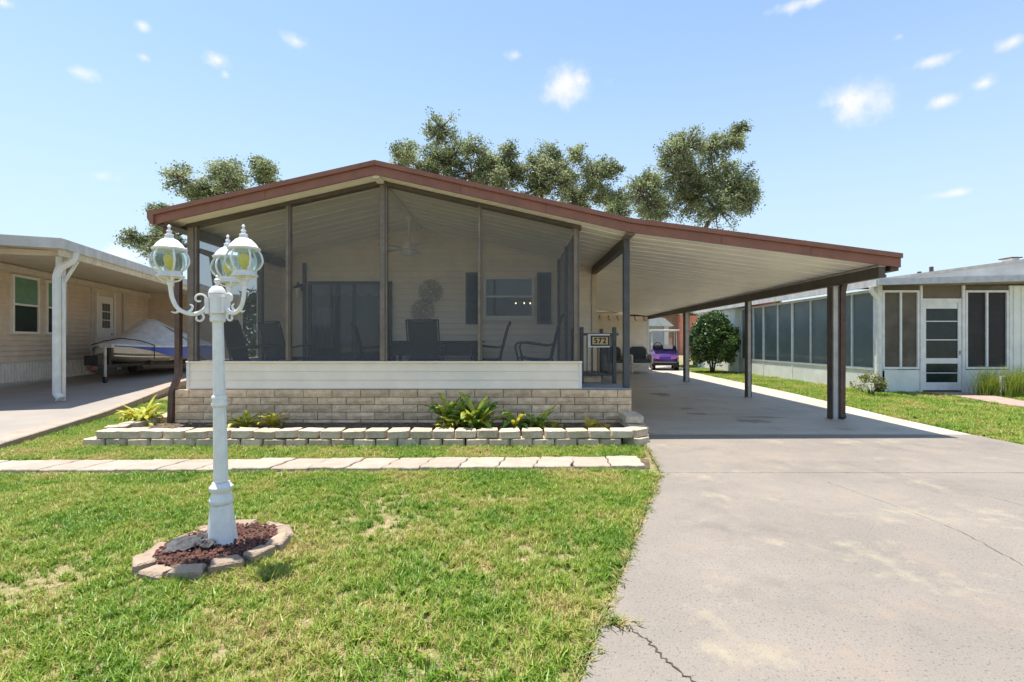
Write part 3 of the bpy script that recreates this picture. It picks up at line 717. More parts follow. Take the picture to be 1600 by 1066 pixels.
def tables():
    t = thing('patio_table', 'long dark patio table behind the middle chairs on the porch', 'table', (-1.45, 9.75, .56))
    MB().box(-2.35, -.55, 9.45, 10.15, 1.27, 1.30).build('table_top', m_char, t, bevel=.006)
    MB().box(-2.30, -.60, 9.50, 10.10, 1.02, 1.268).build('apron', m_char, t)
    for x in (-2.25, -.65):
        for y in (9.53, 10.07): MB().box(x-.03, x+.03, y-.03, y+.03, .56, 1.02).build('leg', m_char, t)
    t = thing('side_table', 'small dark round side table between the two left porch chairs', 'table', (-4.33, 9.0, .56))
    MB().lathe([(.12, 1.21), (.14, 1.225), (.14, 1.245), (.11, 1.26)], (-4.36, 8.9, 0), 16).build('table_top', m_char, t)
    for k in range(3):
        a = 2.1*k; MB().tube(curve_pts([(-4.36+.04*math.cos(a), 8.9+.04*math.sin(a), 1.21), (-4.36+.03*math.cos(a), 8.9+.03*math.sin(a), .95), (-4.36+.16*math.cos(a), 8.9+.16*math.sin(a), .56)], 5), .012, 6).build('leg', m_char, t)
tables()

# ------------------------------------------------------------------ three-light lamp post in its stone ring
LX, LY = -1.852, 3.19
def lamp_post():
    t = thing('lamp_post', 'white lamp post with three globe lanterns in front of the porch', 'lamp post', (LX, LY, 0))
    K = dict(parent=t, local=True)
    e = math.pi/8
    MB().lathe([(.098, 0.0), (.098, .02), (.091, .03), (.064, .262)], n=8, off=e).build('base', m_lampw, bevel=.004, **K)
    MB().lathe([(.064, .265), (.071, .275), (.069, .30), (.058, .315), (.056, .335), (.067, .35), (.068, .372), (.055, .388), (.050, .40)], n=20).build('collar', m_lampw, smooth=True, **K)
    MB().lathe([(.0435, .402), (.037, .88)], n=8, off=e).build('lower_shaft', m_lampw, **K)
    MB().lathe([(.041, .882), (.047, .89), (.047, .905), (.042, .912), (.042, .925), (.046, .932), (.046, .945), (.038, .955)], n=20).build('collar', m_lampw, smooth=True, **K)
    MB().lathe([(.036, .956), (.032, 1.42)], n=8, off=e).build('upper_shaft', m_lampw, **K)
    MB().lathe([(.038, 1.421), (.046, 1.43), (.046, 1.45), (.041, 1.456), (.050, 1.47)], n=20).build('collar', m_lampw, smooth=True, **K)
    MB().lathe([(.050, 1.472), (.050, 1.585), (.053, 1.592), (.053, 1.602)], n=8, off=e).build('head', m_lampw, bevel=.003, **K)
    MB().lathe([(.052, 1.603), (.045, 1.628), (.028, 1.648), (.012, 1.655), (.010, 1.665), (.019, 1.678), (.018, 1.692), (.006, 1.702), (.009, 1.712), (.003, 1.722)], n=18).build('finial', m_lampw, smooth=True, **K)
    for (dx, dy) in ((-.232, -.10), (.212, -.07), (-.045, .21)):
        l = math.hypot(dx, dy); u = Vector((dx/l, dy/l, 0)); z = Vector((0, 0, 1))
        P = lambda a, b: u*a+z*b
        arm = MB().tube(curve_pts([P(.052, 1.535), P(.075, 1.50), P(.11, 1.476), P(l*.62, 1.474), P(l*.84, 1.505), P(l*.96, 1.57), P(l, 1.655)], 6), [.013]*37, 8)
        arm.box(-.012, .012, -.018, .018, -.05, .05, Matrix.Translation(P(.058, 1.525)) @ u.to_track_quat('X', 'Z').to_matrix().to_4x4())
        arm = arm.build('arm', m_lampw, smooth=True, **K)
        def spiral(c, r0, a0, a1, s, rad=.008, n=16):
            pts = []
            for i in range(n+1):
                q = i/n; a = R(a0+(a1-a0)*q); rr = r0*(1-.72*q); pts.append(P(c[0]+rr*math.cos(a)*s, c[1]+rr*math.sin(a)))
            return MB().tube(pts, [rad*(1-.3*i/n) for i in range(n+1)], 6)
        spiral((.098, 1.567), .042, 215, -120, 1).build('scroll', m_lampw, parent=arm, local=True, smooth=True)
        spiral((.105, 1.449), .034, 95, 400, 1).build('scroll', m_lampw, parent=arm, local=True, smooth=True)
        MB().tube(curve_pts([P(l*.66, 1.478), P(l*.58, 1.495), P(l*.54, 1.52), P(l*.60, 1.532)], 5), [.009-.0003*i for i in range(16)], 6).build('leaf_curl', m_lampw, parent=arm, local=True)
        MB().tube(curve_pts([P(l*.80, 1.495), P(l*.90, 1.480), P(l*.99, 1.487)], 5), [.009-.0006*i for i in range(11)], 6).build('leaf_curl', m_lampw, parent=arm, local=True)
        c = P(l, 0); n = 8
        lan = MB().lathe([(.016, 1.65), (.020, 1.665), (.016, 1.675), (.024, 1.682)], c, 12)
        for k in range(4):                                # open basket under the globe
            a = R(45+90*k); q = Vector((math.cos(a), math.sin(a), 0))
            lan.tube(curve_pts([c+q*.020+z*1.672, c+q*.05+z*1.684, c+q*.066+z*1.706], 4), .006, 5)
        lan.lathe([(.055, 1.703), (.078, 1.700), (.080, 1.706), (.066, 1.712), (.060, 1.726), (.066, 1.734), (.05, 1.736)], c, 16)
        lan = lan.build('lantern', m_lampw, smooth=True, **K)
        prof = [(.062, 1.736), (.085, 1.755), (.100, 1.785), (.101, 1.81), (.092, 1.84), (.078, 1.862)]
        g = MB(); vs = []; fs = []
        for (r_, zz) in prof:
            for k in range(24): a = 6.283185*k/24; vs.append(c+Vector((r_*math.cos(a), r_*math.sin(a), zz)))
        for i in range(len(prof)-1): fs += [(i*24+k, i*24+(k+1) % 24, (i+1)*24+(k+1) % 24, (i+1)*24+k) for k in range(24)]
        g.add(vs, fs).build('glass_globe', m_globe, parent=lan, local=True, smooth=True)
        for k in range(6):
            a = 6.283*k/6+.3; q = Vector((math.cos(a), math.sin(a), 0))
            MB().tube(curve_pts([c+q*(r_+.003)+z*zz for (r_, zz) in prof], 3), .0065, 5).build('globe_rib', m_lampw, parent=lan, local=True)
        MB().lathe([(.080, 1.860), (.094, 1.866), (.096, 1.876), (.082, 1.884), (.070, 1.905), (.045, 1.930), (.028, 1.938), (.022, 1.958), (.026, 1.962), (.014, 1.968), (.012, 1.982), (.017, 1.986), (.008, 1.994), (.007, 2.006), (.011, 2.012), (.003, 2.026)], c, 20).build('roof_cap', m_lampw, parent=lan, local=True, smooth=True)
        MB().lathe([(.012, 1.735), (.014, 1.765), (.030, 1.785), (.034, 1.81), (.028, 1.835), (.008, 1.848)], c, 14).build('bulb', m_bulb, parent=lan, local=True, smooth=True)
    t.rotation_euler = (0, R(-1.1), 0)
lamp_post()

def chunk_cloud(name, pts, size, m, label, cat):
    vs = []; fs = []; r = random.Random(4)
    for p in pts:
        n = len(vs); s = size*r.uniform(.5, 1.3); a = r.uniform(0, 6.3); c, q = math.cos(a), math.sin(a)
        for (x, y, z) in ((1, .1, 0), (0, .6, .05), (-.9, 0, 0), (.1, -.6, 0), (r.uniform(-.3, .3), r.uniform(-.2, .2), .55), (0, 0, -.4)):
            x *= s*r.uniform(.7, 1.2); y *= s*r.uniform(.7, 1.2); vs.append((p[0]+x*c-y*q, p[1]+x*q+y*c, p[2]+z*s))
        fs += [(n, n+1, n+4), (n+1, n+2, n+4), (n+2, n+3, n+4), (n+3, n, n+4), (n+1, n, n+5), (n+2, n+1, n+5), (n+3, n+2, n+5), (n, n+3, n+5)]
    o = MB().add(vs, fs).build(name, m); return tag(o, label, cat, kind='stuff')

def ring_bed():
    cx, cy = -1.86, 3.17
    t = thing('stone_ring', 'low ring of tan edging stones around the lamp post', 'edging', (cx, cy, 0))
    r = random.Random(11); n = 12
    for k in range(n):
        a = 6.283*k/n+.12+r.uniform(-.04, .04); rad = .355*(1+.09*math.cos(2*(a-.9)))*(1+r.uniform(-.02, .02))
        w0, w1, d, h = .094, .072, .11, .034
        pl = [(-w0, d/2), (w0, d/2), (w0-.01, .02), (w1, -d/2), (-w1, -d/2), (-w0+.01, .02)]
        mb = MB().prism([(x, y, -.07) for x, y in pl], (0, 0, .07+h))
        mb.v = [(x+r.uniform(-.006, .006), y+r.uniform(-.006, .006), z+r.uniform(-.006, .006)) for x, y, z in mb.v]
        mb.build('edging_stone', m_ringst, t, bevel=.010, loc=(cx+rad*math.cos(a), cy+rad*math.sin(a), r.uniform(-.03, .0)), rot=(r.uniform(-.08, .08), r.uniform(-.06, .06), a-math.pi/2))
    MB().lathe([(.40, -.03), (.34, .0), (.1, .015)], (cx, cy, 0), 20).build('bed_soil', m_soil, t)
    pts = []
    while len(pts) < 1500:
        x, y = r.uniform(-.45, .45), r.uniform(-.45, .45)
        a = math.atan2(y, x)
        if math.hypot(x, y) < .315*(1+.09*math.cos(2*(a-.9))): pts.append((cx+x, cy+y, .012+r.uniform(0, .022)))
    chunk_cloud('lava_mulch', pts, .016, m_mulch, 'red brown lava mulch filling the stone ring', 'mulch')
    # torn weed barrier
    nx, ny = 14, 10; vs = []; fs = []
    for j in range(ny+1):
        for i in range(nx+1):
            u, v = i/nx, j/ny
            x = cx-.27+.30*u-.05*v+r.uniform(-.012, .012); y = cy-.17+.22*v+.03*u+r.uniform(-.012, .012)
            z = .035+.035*math.sin(u*3.0)*math.sin(v*3.1)+r.uniform(-.006, .006)+(.03*r.random() if u > .55 else 0)
            vs.append((x, y, z))
    for j in range(ny):
        for i in range(nx):
            if (i > 9 and r.random() < .35) or (i in (0,) and r.random() < .5): continue
            a = j*(nx+1)+i; fs.append((a, a+1, a+nx+2, a+nx+1))
    o = MB().add(vs, fs).build('weed_barrier', m_fabric, smooth=True); tag(o, 'torn sheet of black weed barrier beside the lamp base', 'fabric')
ring_bed()

# ------------------------------------------------------------------ garden bed in front of the block base
def bed():
    t = thing('garden_wall', 'low two-course wall of tan concrete blocks edging the front bed', 'garden wall', (-1.8, 6.4, 0))
    r = random.Random(21)
    def block(seed):
        q = random.Random(seed); pl = [(-.112, -.125), (.112, -.125), (.1395, -.085), (.115, .125), (-.115, .125), (-.1395, -.085)]
        mb = MB().prism([(x, y, 0) for x, y in pl], (0, 0, .092))
        mb.v = [(x+q.uniform(-.007, .007), y+q.uniform(-.008, .008), z+q.uniform(-.003, .003)) for x, y, z in mb.v]
        me = mb.mesh('block', .005); return me
    BL = [block(s) for s in range(7)]; k = 0
    def put(x, y, z, rz):
        nonlocal k
        k += 1; link(BL[(k*5+int(z*100)) % 7], 'block', m_block, t, loc=(x, y, z+r.uniform(-.003, .003)), rot=(r.uniform(-.035, .035), r.uniform(-.04, .04), rz+r.uniform(-.07, .07)))
    for c in range(2):
        z = -.025+c*.100; x = -5.12-(.14 if c == 0 else 0)
        while x < 1.42:
            put(x, 6.40+(-.02 if c == 0 else 0)+r.uniform(-.008, .008), z, 0); x += .283
        for (bx, by, a) in ((1.60, 6.50, 40), (1.69, 6.75, 85), (1.70, 7.03, 90), (1.70, 7.30, 90)): put(bx, by-.05*(1-c), z, R(a))
        for i in range(5): put(-5.31, 6.62+i*.275+.1*c, z, R(-82+(18 if i == 0 else 0)))
    put(1.69, 7.18, .178, R(90)); put(1.69, 6.93, .178, R(88))
    s = MB().box(-5.2, 1.6, 6.50, 7.365, -.1, .10)
    s = s.build('bed_soil', m_soil); tag(s, 'dark soil filling the front garden bed', 'soil', kind='structure')
    pts = [(r.uniform(-5.15, 1.55), r.uniform(6.52, 7.33), .103) for _ in range(1800)]
    chunk_cloud('bed_debris', pts, .013, mat('bed_chips', (.22, .16, .10), .9, .4, 20), 'brown chips and leaf litter on the front bed', 'litter')
bed()

def leaf_strip(L, w, droop, fold, seg=6):
    vs = []; fs = []
    for i in range(seg+1):
        t = i/seg; ang = R(78)-droop*t; 
        x = L*(t-.28*droop*t*t*.6); z = L*(t*.85-.42*droop*t*t)
        ww = w*math.sin(math.pi*min(1, .12+t*.88))**.8*(1 if t < 1 else .05)+.001
        vs += [(x*.55, -ww, z+fold*ww), (x*.55, 0, z), (x*.55, ww, z+fold*ww)]
        if i: fs += [(3*i-3, 3*i-2, 3*i+1, 3*i), (3*i-2, 3*i-1, 3*i+2, 3*i+1)]
    return MB().add(vs, fs).mesh('leaf', smooth=True)
LEAFM = [leaf_strip(1, .058+.010*i, .6+.28*i, .5) for i in range(5)]
def leafmats(base, alt):
    out = []
    for i in range(4):
        m = leaf_mat('bed_leaf', base, alt, .3, 14+5*i, .4, attr=False); out.append(m)
    return out
m_lg = leafmats((.10, .22, .035), (.30, .40, .07)); m_ly = leafmats((.28, .35, .045), (.66, .56, .08)); m_lo = leafmats((.50, .32, .03), (.70, .55, .08))
def mesh_with(me, m):
    k = (me.name, m.name)
    if k not in mesh_with.c:
        c = me.copy(); c.materials.clear(); c.materials.append(m); mesh_with.c[k] = c
    return mesh_with.c[k]
mesh_with.c = {}
def strap_plant(name, label, x, y, z, n, L, mats, seed, spread=1.0, group='plants in the front bed', stems=1):
    r = random.Random(seed); t = thing(name, label, 'plant', (x, y, z), 0, group)
    for s in range(stems):
        ox, oy = (r.uniform(-.12, .12), r.uniform(-.08, .08)) if stems > 1 else (0, 0)
        for k in range(n):
            m = r.choice(mats); me = mesh_with(LEAFM[r.randrange(5)], m); a = 2.4*k+r.uniform(-.4, .4); q = L*r.uniform(.55, 1.1)
            h = r.uniform(0, .35)*L*(k/n)
            o = link(me, 'leaf', None, t, local=True, loc=(ox, oy, h), rot=(r.uniform(-.25, .25), r.uniform(-.1, .45)*spread, a), scale=(q*spread, q*1.0, q))
def bedplants():
    G, Y, O = m_lg, m_ly, m_lo
    strap_plant('croton', 'yellow and green croton at the left corner of the block base', -5.36, 7.25, .08, 30, .50, Y+G[:1], 1, 1.35, stems=2)
    strap_plant('croton', 'bright yellow low croton left of the downspout near the kerb', -5.62, 7.55, -.03, 30, .40, Y+O[:1], 2, 1.5)
    strap_plant('croton', 'yellow green croton behind the lamp post, left of a pair', -3.62, 6.78, .1, 26, .46, Y+G[:2], 3, 1.3)
    strap_plant('croton', 'upright yellow croton behind the lamp post, right of a pair', -3.26, 6.8, .1, 24, .46, Y+O, 4, 1.2)
    strap_plant('low_green_plant', 'small pale green plant at the foot of the lamp-side crotons', -3.88, 6.72, .1, 18, .22, Y, 5, 1.7)
    strap_plant('dracaena', 'tall green strap-leaved plant, leftmost of the central clump', -.90, 6.78, .1, 34, .66, G+Y[:2], 6, 1.15, stems=2)
    strap_plant('dracaena', 'tallest green strap-leaved plant in the middle of the central clump', -.48, 6.8, .1, 34, .68, G+Y[:2], 7, 1.1, stems=2)
    strap_plant('dracaena', 'broad green plant at the front of the central clump', -.56, 6.68, .1, 26, .46, G+Y[:2], 8, 1.5)
    strap_plant('dracaena', 'leaning green plant right of the pink flower', .04, 6.72, .1, 30, .42, G+Y[:2], 9, 1.5)
    strap_plant('dracaena', 'yellow green plant leaning right against the block base', .32, 6.88, .1, 30, .50, Y+G, 10, 1.5)
    strap_plant('low_green_plant', 'pale yellow low plant spilling over the wall below the central clump', -.88, 6.62, .1, 22, .26, Y, 11, 1.8)
    strap_plant('croton', 'small yellow croton between the clump and the right end', .58, 6.8, .1, 16, .22, Y+O, 12, 1.3)
    strap_plant('croton', 'golden croton near the right end of the bed', 1.06, 6.72, .1, 26, .27, O+Y[:1], 13, 1.5)
    strap_plant('croton', 'tiny orange croton beside the golden one at the right end', 1.28, 6.75, .1, 12, .18, O, 14, 1.3)
    t = thing('flower', 'pink flower on a short stem in the front bed', 'flower', (-.12, 6.72, .1), 0)
    MB().tube([(-.12, 6.72, .1), (-.11, 6.71, .24)], .006, 5).build('stem', m_lg[0], t)
    r = random.Random(2); mp = mat('pink_petal', (.62, .08, .16), .5, .1)
    for k in range(9):
        a = 6.28*k/9; c = Vector((-.11, 6.71, .25))
        MB().add([c, c+Vector((.03*math.cos(a-.3), .03*math.sin(a-.3), .02)), c+Vector((.055*math.cos(a), .055*math.sin(a), .012)), c+Vector((.03*math.cos(a+.3), .03*math.sin(a+.3), .02))], [(0, 1, 2, 3)]).build('petal', mp, t)
bedplants()

# ------------------------------------------------------------------ wicker chairs and golf cart under the carport
def wicker(x, label):
    t = thing('wicker_chair', label, 'chair', (x, 20.35, 0), 0, 'wicker armchairs at the storage room'); K = dict(parent=t, local=True)
    for sx in (-.38, .38):
        for sy in (-.36, .34): MB().tube([(sx, sy, 0), (sx*.98, sy, .42)], .025, 7).build('leg', m_wick, **K)
    ap = MB(); 
    for k in range(9):
        ap.bar((-.36+.09*k, -.37, .20), (-.30+.09*k-.03, -.37, .36), .018); ap.bar((-.30+.09*k, -.372, .20), (-.36+.09*k, -.372, .36), .018)
    ap.bar((-.38, -.37, .38), (.38, -.37, .38), .035); ap.tube(curve_pts([(-.38, -.37, .14), (0, -.37, .20), (.38, -.37, .14)], 6), .018, 6); ap.build('apron', m_wick, **K)
    MB().box(-.36, .36, -.36, .34, .36, .42).build('seat_frame', m_wick, **K)
    MB().box(-.32, .32, -.38, .26, .42, .56).build('seat_cushion', m_cush, bevel=.04, seg=2, smooth=True, **K)
    b = MB().prism([(-.32, .18, .54), (.32, .18, .54), (.34, .24, .9), (.30, .27, 1.02), (.22, .28, 1.07), (-.22, .28, 1.07), (-.30, .27, 1.02), (-.34, .24, .9)], (0, .10, .0)); b.build('back_cushion', m_cush, bevel=.025, seg=2, smooth=True, **K)
    MB().prism([(-.36, .31, .42), (.36, .31, .42), (.38, .37, .95), (.32, .39, 1.07), (.2, .40, 1.11), (-.2, .40, 1.11), (-.32, .39, 1.07), (-.38, .37, .95)], (0, .05, 0)).build('wicker_back', m_wick, **K)
    for s in (-1, 1):
        MB().tube(curve_pts([(s*.40, -.40, .40), (s*.40, -.42, .66), (s*.41, -.34, .72), (s*.41, .0, .72), (s*.40, .30, .80), (s*.39, .36, 1.0)], 5), .04, 7).build('arm', m_wick, smooth=True, **K)
        MB().box(s*.39-.015, s*.39+.015, -.36, .32, .40, .70).build('side_panel', m_wick, **K)
wicker(5.20, 'white wicker armchair with grey cushions beside the golf cart')
wicker(4.14, 'white wicker armchair with grey cushions seen behind the landing railing')

def golf_cart():
    t = thing('golf_cart', 'purple golf cart with white roof parked beyond the carport', 'golf cart', (7.05, 23.2, 0), R(-14)); K = dict(parent=t, local=True)
    mp = mat('purple_paint', (.055, .022, .16), .2, .05, spec=.7); mpk = mat('magenta_flame', (.42, .13, .42), .25, .15, 9)
    def wheel(x, y):
        w = MB(); prof = [(.13, -.10), (.20, -.10), (.225, -.07), (.225, .07), (.20, .10), (.13, .10)]; w.lathe(prof, n=18); Mx = Matrix.Translation((x, y, .225)) @ Matrix.Rotation(R(90), 4, 'Y'); w.v = [tuple(Mx @ Vector(p)) for p in w.v]
        o = w.build('wheel', m_black, smooth=True, **K); q = MB().lathe([(.125, -.104), (.11, -.09), (.03, -.07), (.03, .07), (.11, .09), (.125, .104)], n=14); q.v = [tuple(Mx @ Vector(p)) for p in q.v]; q.build('rim', m_pgrey, parent=o, local=True)
    for x in (-.5, .5):
        for y in (-.85, .85): wheel(x, y)
    MB().box(-.55, .55, -.6, 1.1, .26, .36).build('chassis', m_black, **K)
    sec = [(-1.22, .36, .46, .40), (-1.16, .34, .60, .52), (-1.0, .34, .68, .58), (-.78, .36, .80, .60), (-.62, .36, .92, .60), (-.55, .36, .95, .58)]   # y, zlow, zhigh, half width
    vs = []; fs = []
    for i, (y, a, b, w) in enumerate(sec):
        vs += [(-w, y, a), (-w, y, (a+b)/2+.04), (-w*.86, y, b-.03), (-w*.3, y, b), (w*.3, y, b), (w*.86, y, b-.03), (w, y, (a+b)/2+.04), (w, y, a)]
        if i: fs += [((i-1)*8+k, (i-1)*8+k+1, i*8+k+1, i*8+k) for k in range(7)]
    fs += [tuple(range(8)), tuple(range(40, 48))]
    cowl = MB().add(vs, fs).build('front_cowl', mp, smooth=True, **K)
    for s in (-1, 1):
        MB().prism([(s*.24, -1.235, .50), (s*.46, -1.19, .52), (s*.50, -1.15, .62), (s*.40, -1.16, .67), (s*.26, -1.2, .60)], (0, .05, .0)).build('headlight', mpk, **K)
        MB().prism([(s*.46, -1.16, .40), (s*.60, -1.06, .40), (s*.62, -.62, .44), (s*.62, -.66, .58), (s*.58, -1.0, .62), (s*.48, -1.12, .58)], (-s*.05, 0, 0)).build('fender', mpk, bevel=.01, **K)
    MB().box(-.50, .50, -1.30, -1.22, .22, .38).build('bumper', m_black, bevel=.02, **K)
    MB().box(-.60, .60, .52, 1.2, .36, .74).build('rear_body', mp, bevel=.05, **K)
    MB().box(-.56, .56, .12, .62, .60, .74).build('seat', m_char, bevel=.03, **K); MB().box(-.56, .56, .60, .70, .76, 1.12).build('seat_back', mat('seat_tan', (.30, .25, .2), .6), bevel=.03, **K)
    MB().box(-.54, .54, -.60, -.42, .84, .98).build('dashboard', m_black, bevel=.03, **K)
    MB().tube([(-.27+.16*math.cos(a), -.32+.05*math.sin(a), 1.08+.15*math.sin(a)) for a in [6.283*k/16 for k in range(17)]], .018, 6).build('steering_wheel', m_black, **K)
    MB().bar((-.27, -.5, .9), (-.27, -.32, 1.08), .04).build('steering_column', m_black, **K)
    for s in (-1, 1):
        MB().tube([(s*.54, -.62, .9), (s*.52, -.45, 1.75)], .02, 6).build('strut', m_white, **K); MB().tube([(s*.54, .72, .7), (s*.52, .75, 1.75)], .02, 6).build('strut', m_white, **K)
    MB().box(-.52, .52, -.58, -.56, .98, 1.05).build('windshield_rail', m_black, **K)
    MB().box(-.05, .35, -.68, -.60, .94, 1.14).build('cargo_basket', m_wick, bevel=.02, **K)
    MB().box(-.64, .64, -.80, 1.0, 1.75, 1.81).build('roof', mat('cart_roof', (.8, .8, .78), .4), bevel=.025, seg=2, **K)
golf_cart()

# ------------------------------------------------------------------ neighbour on the left (turned 15 degrees)
A15 = R(15.4)
lh = thing('neighbour_house', 'tan sided house with white skirting on the far left', 'house', (-12.3, 12.0, .28), A15); KL = dict(parent=lh, local=True)
def left_house():
    ZW = 2.95
    wall = MB().box(-.12, -.02, -6, 9.2, .0, ZW).build('wall', m_tan, **KL)
    def lapx(y0, y1, z, h, m, p, x=0.0):
        return MB().prism([(x-.02, y0, z), (x+.03, y0, z), (x, y0, z+h), (x-.02, y0, z+h)], (0, y1-y0, 0)).build('siding_board', m, parent=p, local=True)
    for i in range(19):
        z = .52+i*.128
        lapx(-6, 3.95, z, .128, m_tan, wall); lapx(6.0, 9.2, z, .128, m_tan, wall)
    sk = MB().box(-.02, .01, -6, 3.9, 0, .47).build('skirting', m_white, **KL)
    for k in range(60):
        y = -3.0+k*.115
        MB().box(.01, .04, y, y+.055, .0, .465).build('rib', m_white, parent=sk, local=True)
    MB().box(-.02, .04, -6, 3.9, .47, .52).build('skirting_cap', m_tanw, **KL)
    MB().box(-.02, .10, -6, 9.2, ZW-.22, ZW-.05).build('eave_trim', m_tanw, bevel=.02, **KL)
    MB().box(-.02, .06, 3.92, 4.05, .2, ZW-.22).build('corner_trim', m_tanw, **KL)
    MB().box(-.02, .06, 6.0, 6.12, .2, ZW-.22).build('corner_trim', m_tanw, **KL)
    def win(y0, y1, z0, z1):
        f = .06
        w = MB().box(.0, .085, y0, y0+f, z0, z1).box(.0, .085, y1-f, y1, z0, z1).box(.0, .085, y0+f, y1-f, z1-f, z1).box(.0, .085, y0+f, y1-f, z0, z0+f).build('window', m_white, **KL)
        zm = (z0+z1)/2; MB().box(.01, .08, y0+f, y1-f, zm-.025, zm+.025).build('meeting_rail', m_white, parent=w, local=True)
        MB().box(.05, .056, y0+f, y1-f, zm+.025, z1-f).build('blind', m_gblind, parent=w, local=True); MB().box(.05, .056, y0+f, y1-f, z0+f, zm-.025).build('pane', mat('dark_pane', (.018, .03, .03), .15, .1), parent=w, local=True)
    win(.30, 1.32, 1.20, 2.68); win(1.62, 2.55, 1.20, 2.68)
    # porch door recess
    MB().box(-.02, .0, 4.05, 6.0, .2, ZW-.22).build('recess_wall', m_tan, **KL)
    d = MB().box(.0, .05, 4.35, 5.25, .25, 2.5).build('door', m_white, bevel=.006, **KL)
    for a in range(3):
        for b in range(3): MB().box(.051, .056, 4.55+b*.17, 4.70+b*.17, 1.45+a*.28, 1.70+a*.28).build('pane', m_glass, parent=d, local=True)
    MB().box(.052, .09, 5.12, 5.18, 1.22, 1.28).build('handle', m_pgrey, parent=d, local=True)
    for y in (4.25, 5.35): MB().box(.0, .07, y-.06, y+.06, .25, 2.6).build('door_frame', m_white, **KL)
    # railing by the door
    for k in range(7): MB().bar((.75, 3.95+k*.14, .1), (.75, 3.95+k*.14, .98), .03).build('baluster', m_white, **KL)
    MB().bar((.75, 3.9, 1.0), (.75, 4.9, 1.0), .05).build('handrail', m_white, **KL)
    MB().box(.05, .8, 4.1, 5.6, -.1, .22).build('step', mat('step_grey', (.2, .2, .2), .8), **KL)
    # room closing the back of that carport
    bk = MB().box(-.1, 3.2, 8.1, 9.0, 0, ZW).build('storage_wall', m_tan, **KL)
    for i in range(22):
        z = .02+i*.128; MB().prism([(-.0, 8.1, z+.128), (-.0, 8.086, z), (-.0, 8.11, z)], (3.19, 0, 0)).build('siding_board', m_tan, parent=bk, local=True)
    # carport roof
    zr = lambda x: ZW-.02-.055*x
    rf = MB().prism([(-6, -3.6, zr(-.2)+.10), (0, -3.6, zr(0)+.10), (3.02, -3.6, zr(3.02)+.10), (3.02, -3.6, zr(3.02)+.14), (0, -3.6, zr(0)+.14), (-6, -3.6, zr(-.2)+.14)], (0, 13.0, 0)).build('roof', m_roofw, **KL)
    for k in range(32):
        y = -3.56+k*.405
        MB().prism([(.1, y, zr(.1)), (3.0, y, zr(3.0)), (3.0, y, zr(3.0)+.09), (.1, y, zr(.1)+.09)], (0, .395, 0)).build('roof_panel', m_tanw, parent=rf, local=True)
    MB().box(3.02, 3.06, -3.62, 9.4, zr(3)-.02, zr(3)+.17).build('fascia_board', m_roofw, parent=rf, local=True)
    MB().box(2.98, 3.02, -3.6, 9.4, zr(3)-.15, zr(3)-.005).build('beam', mat('cream_beam', (.60, .52, .36), .5), parent=rf, local=True)
    MB().prism([(-6, -3.66, zr(-.2)+.0), (3.06, -3.66, zr(3.02)-.02), (3.06, -3.66, zr(3.02)+.17), (-6, -3.66, zr(-.2)+.19)], (0, .04, 0)).build('fascia_board', m_roofw, parent=rf, local=True)
    # post and downspout
    px, py = 2.78, -3.05
    MB().box(.2, px+.1, py-.05, py+.05, zr(2.7)-.10, zr(2.7)-.0).build('cross_beam', m_tanw, **KL)
    p = MB().box(px-.10, px+.02, py-.06, py+.06, -.16, zr(px)-.1).build('carport_post', m_mintw, bevel=.01, **KL)
    MB().tube(curve_pts([(px+.26, py-.12, zr(px)-.02), (px+.20, py-.12, zr(px)-.20), (px+.02, py-.13, zr(px)-.34), (px-.04, py-.13, zr(px)-.5)], 5)+[(px-.04, py-.13, .4), (px-.04, py-.13, .0), (px+.06, py-.18, -.10)], .068, 8).build('downspout', m_mintw, smooth=True, **KL)
    MB().bar((px+.01, py, zr(px)-.62), (px+.24, py, zr(px)-.18), .045).build('brace', m_mintw, **KL)
left_house()

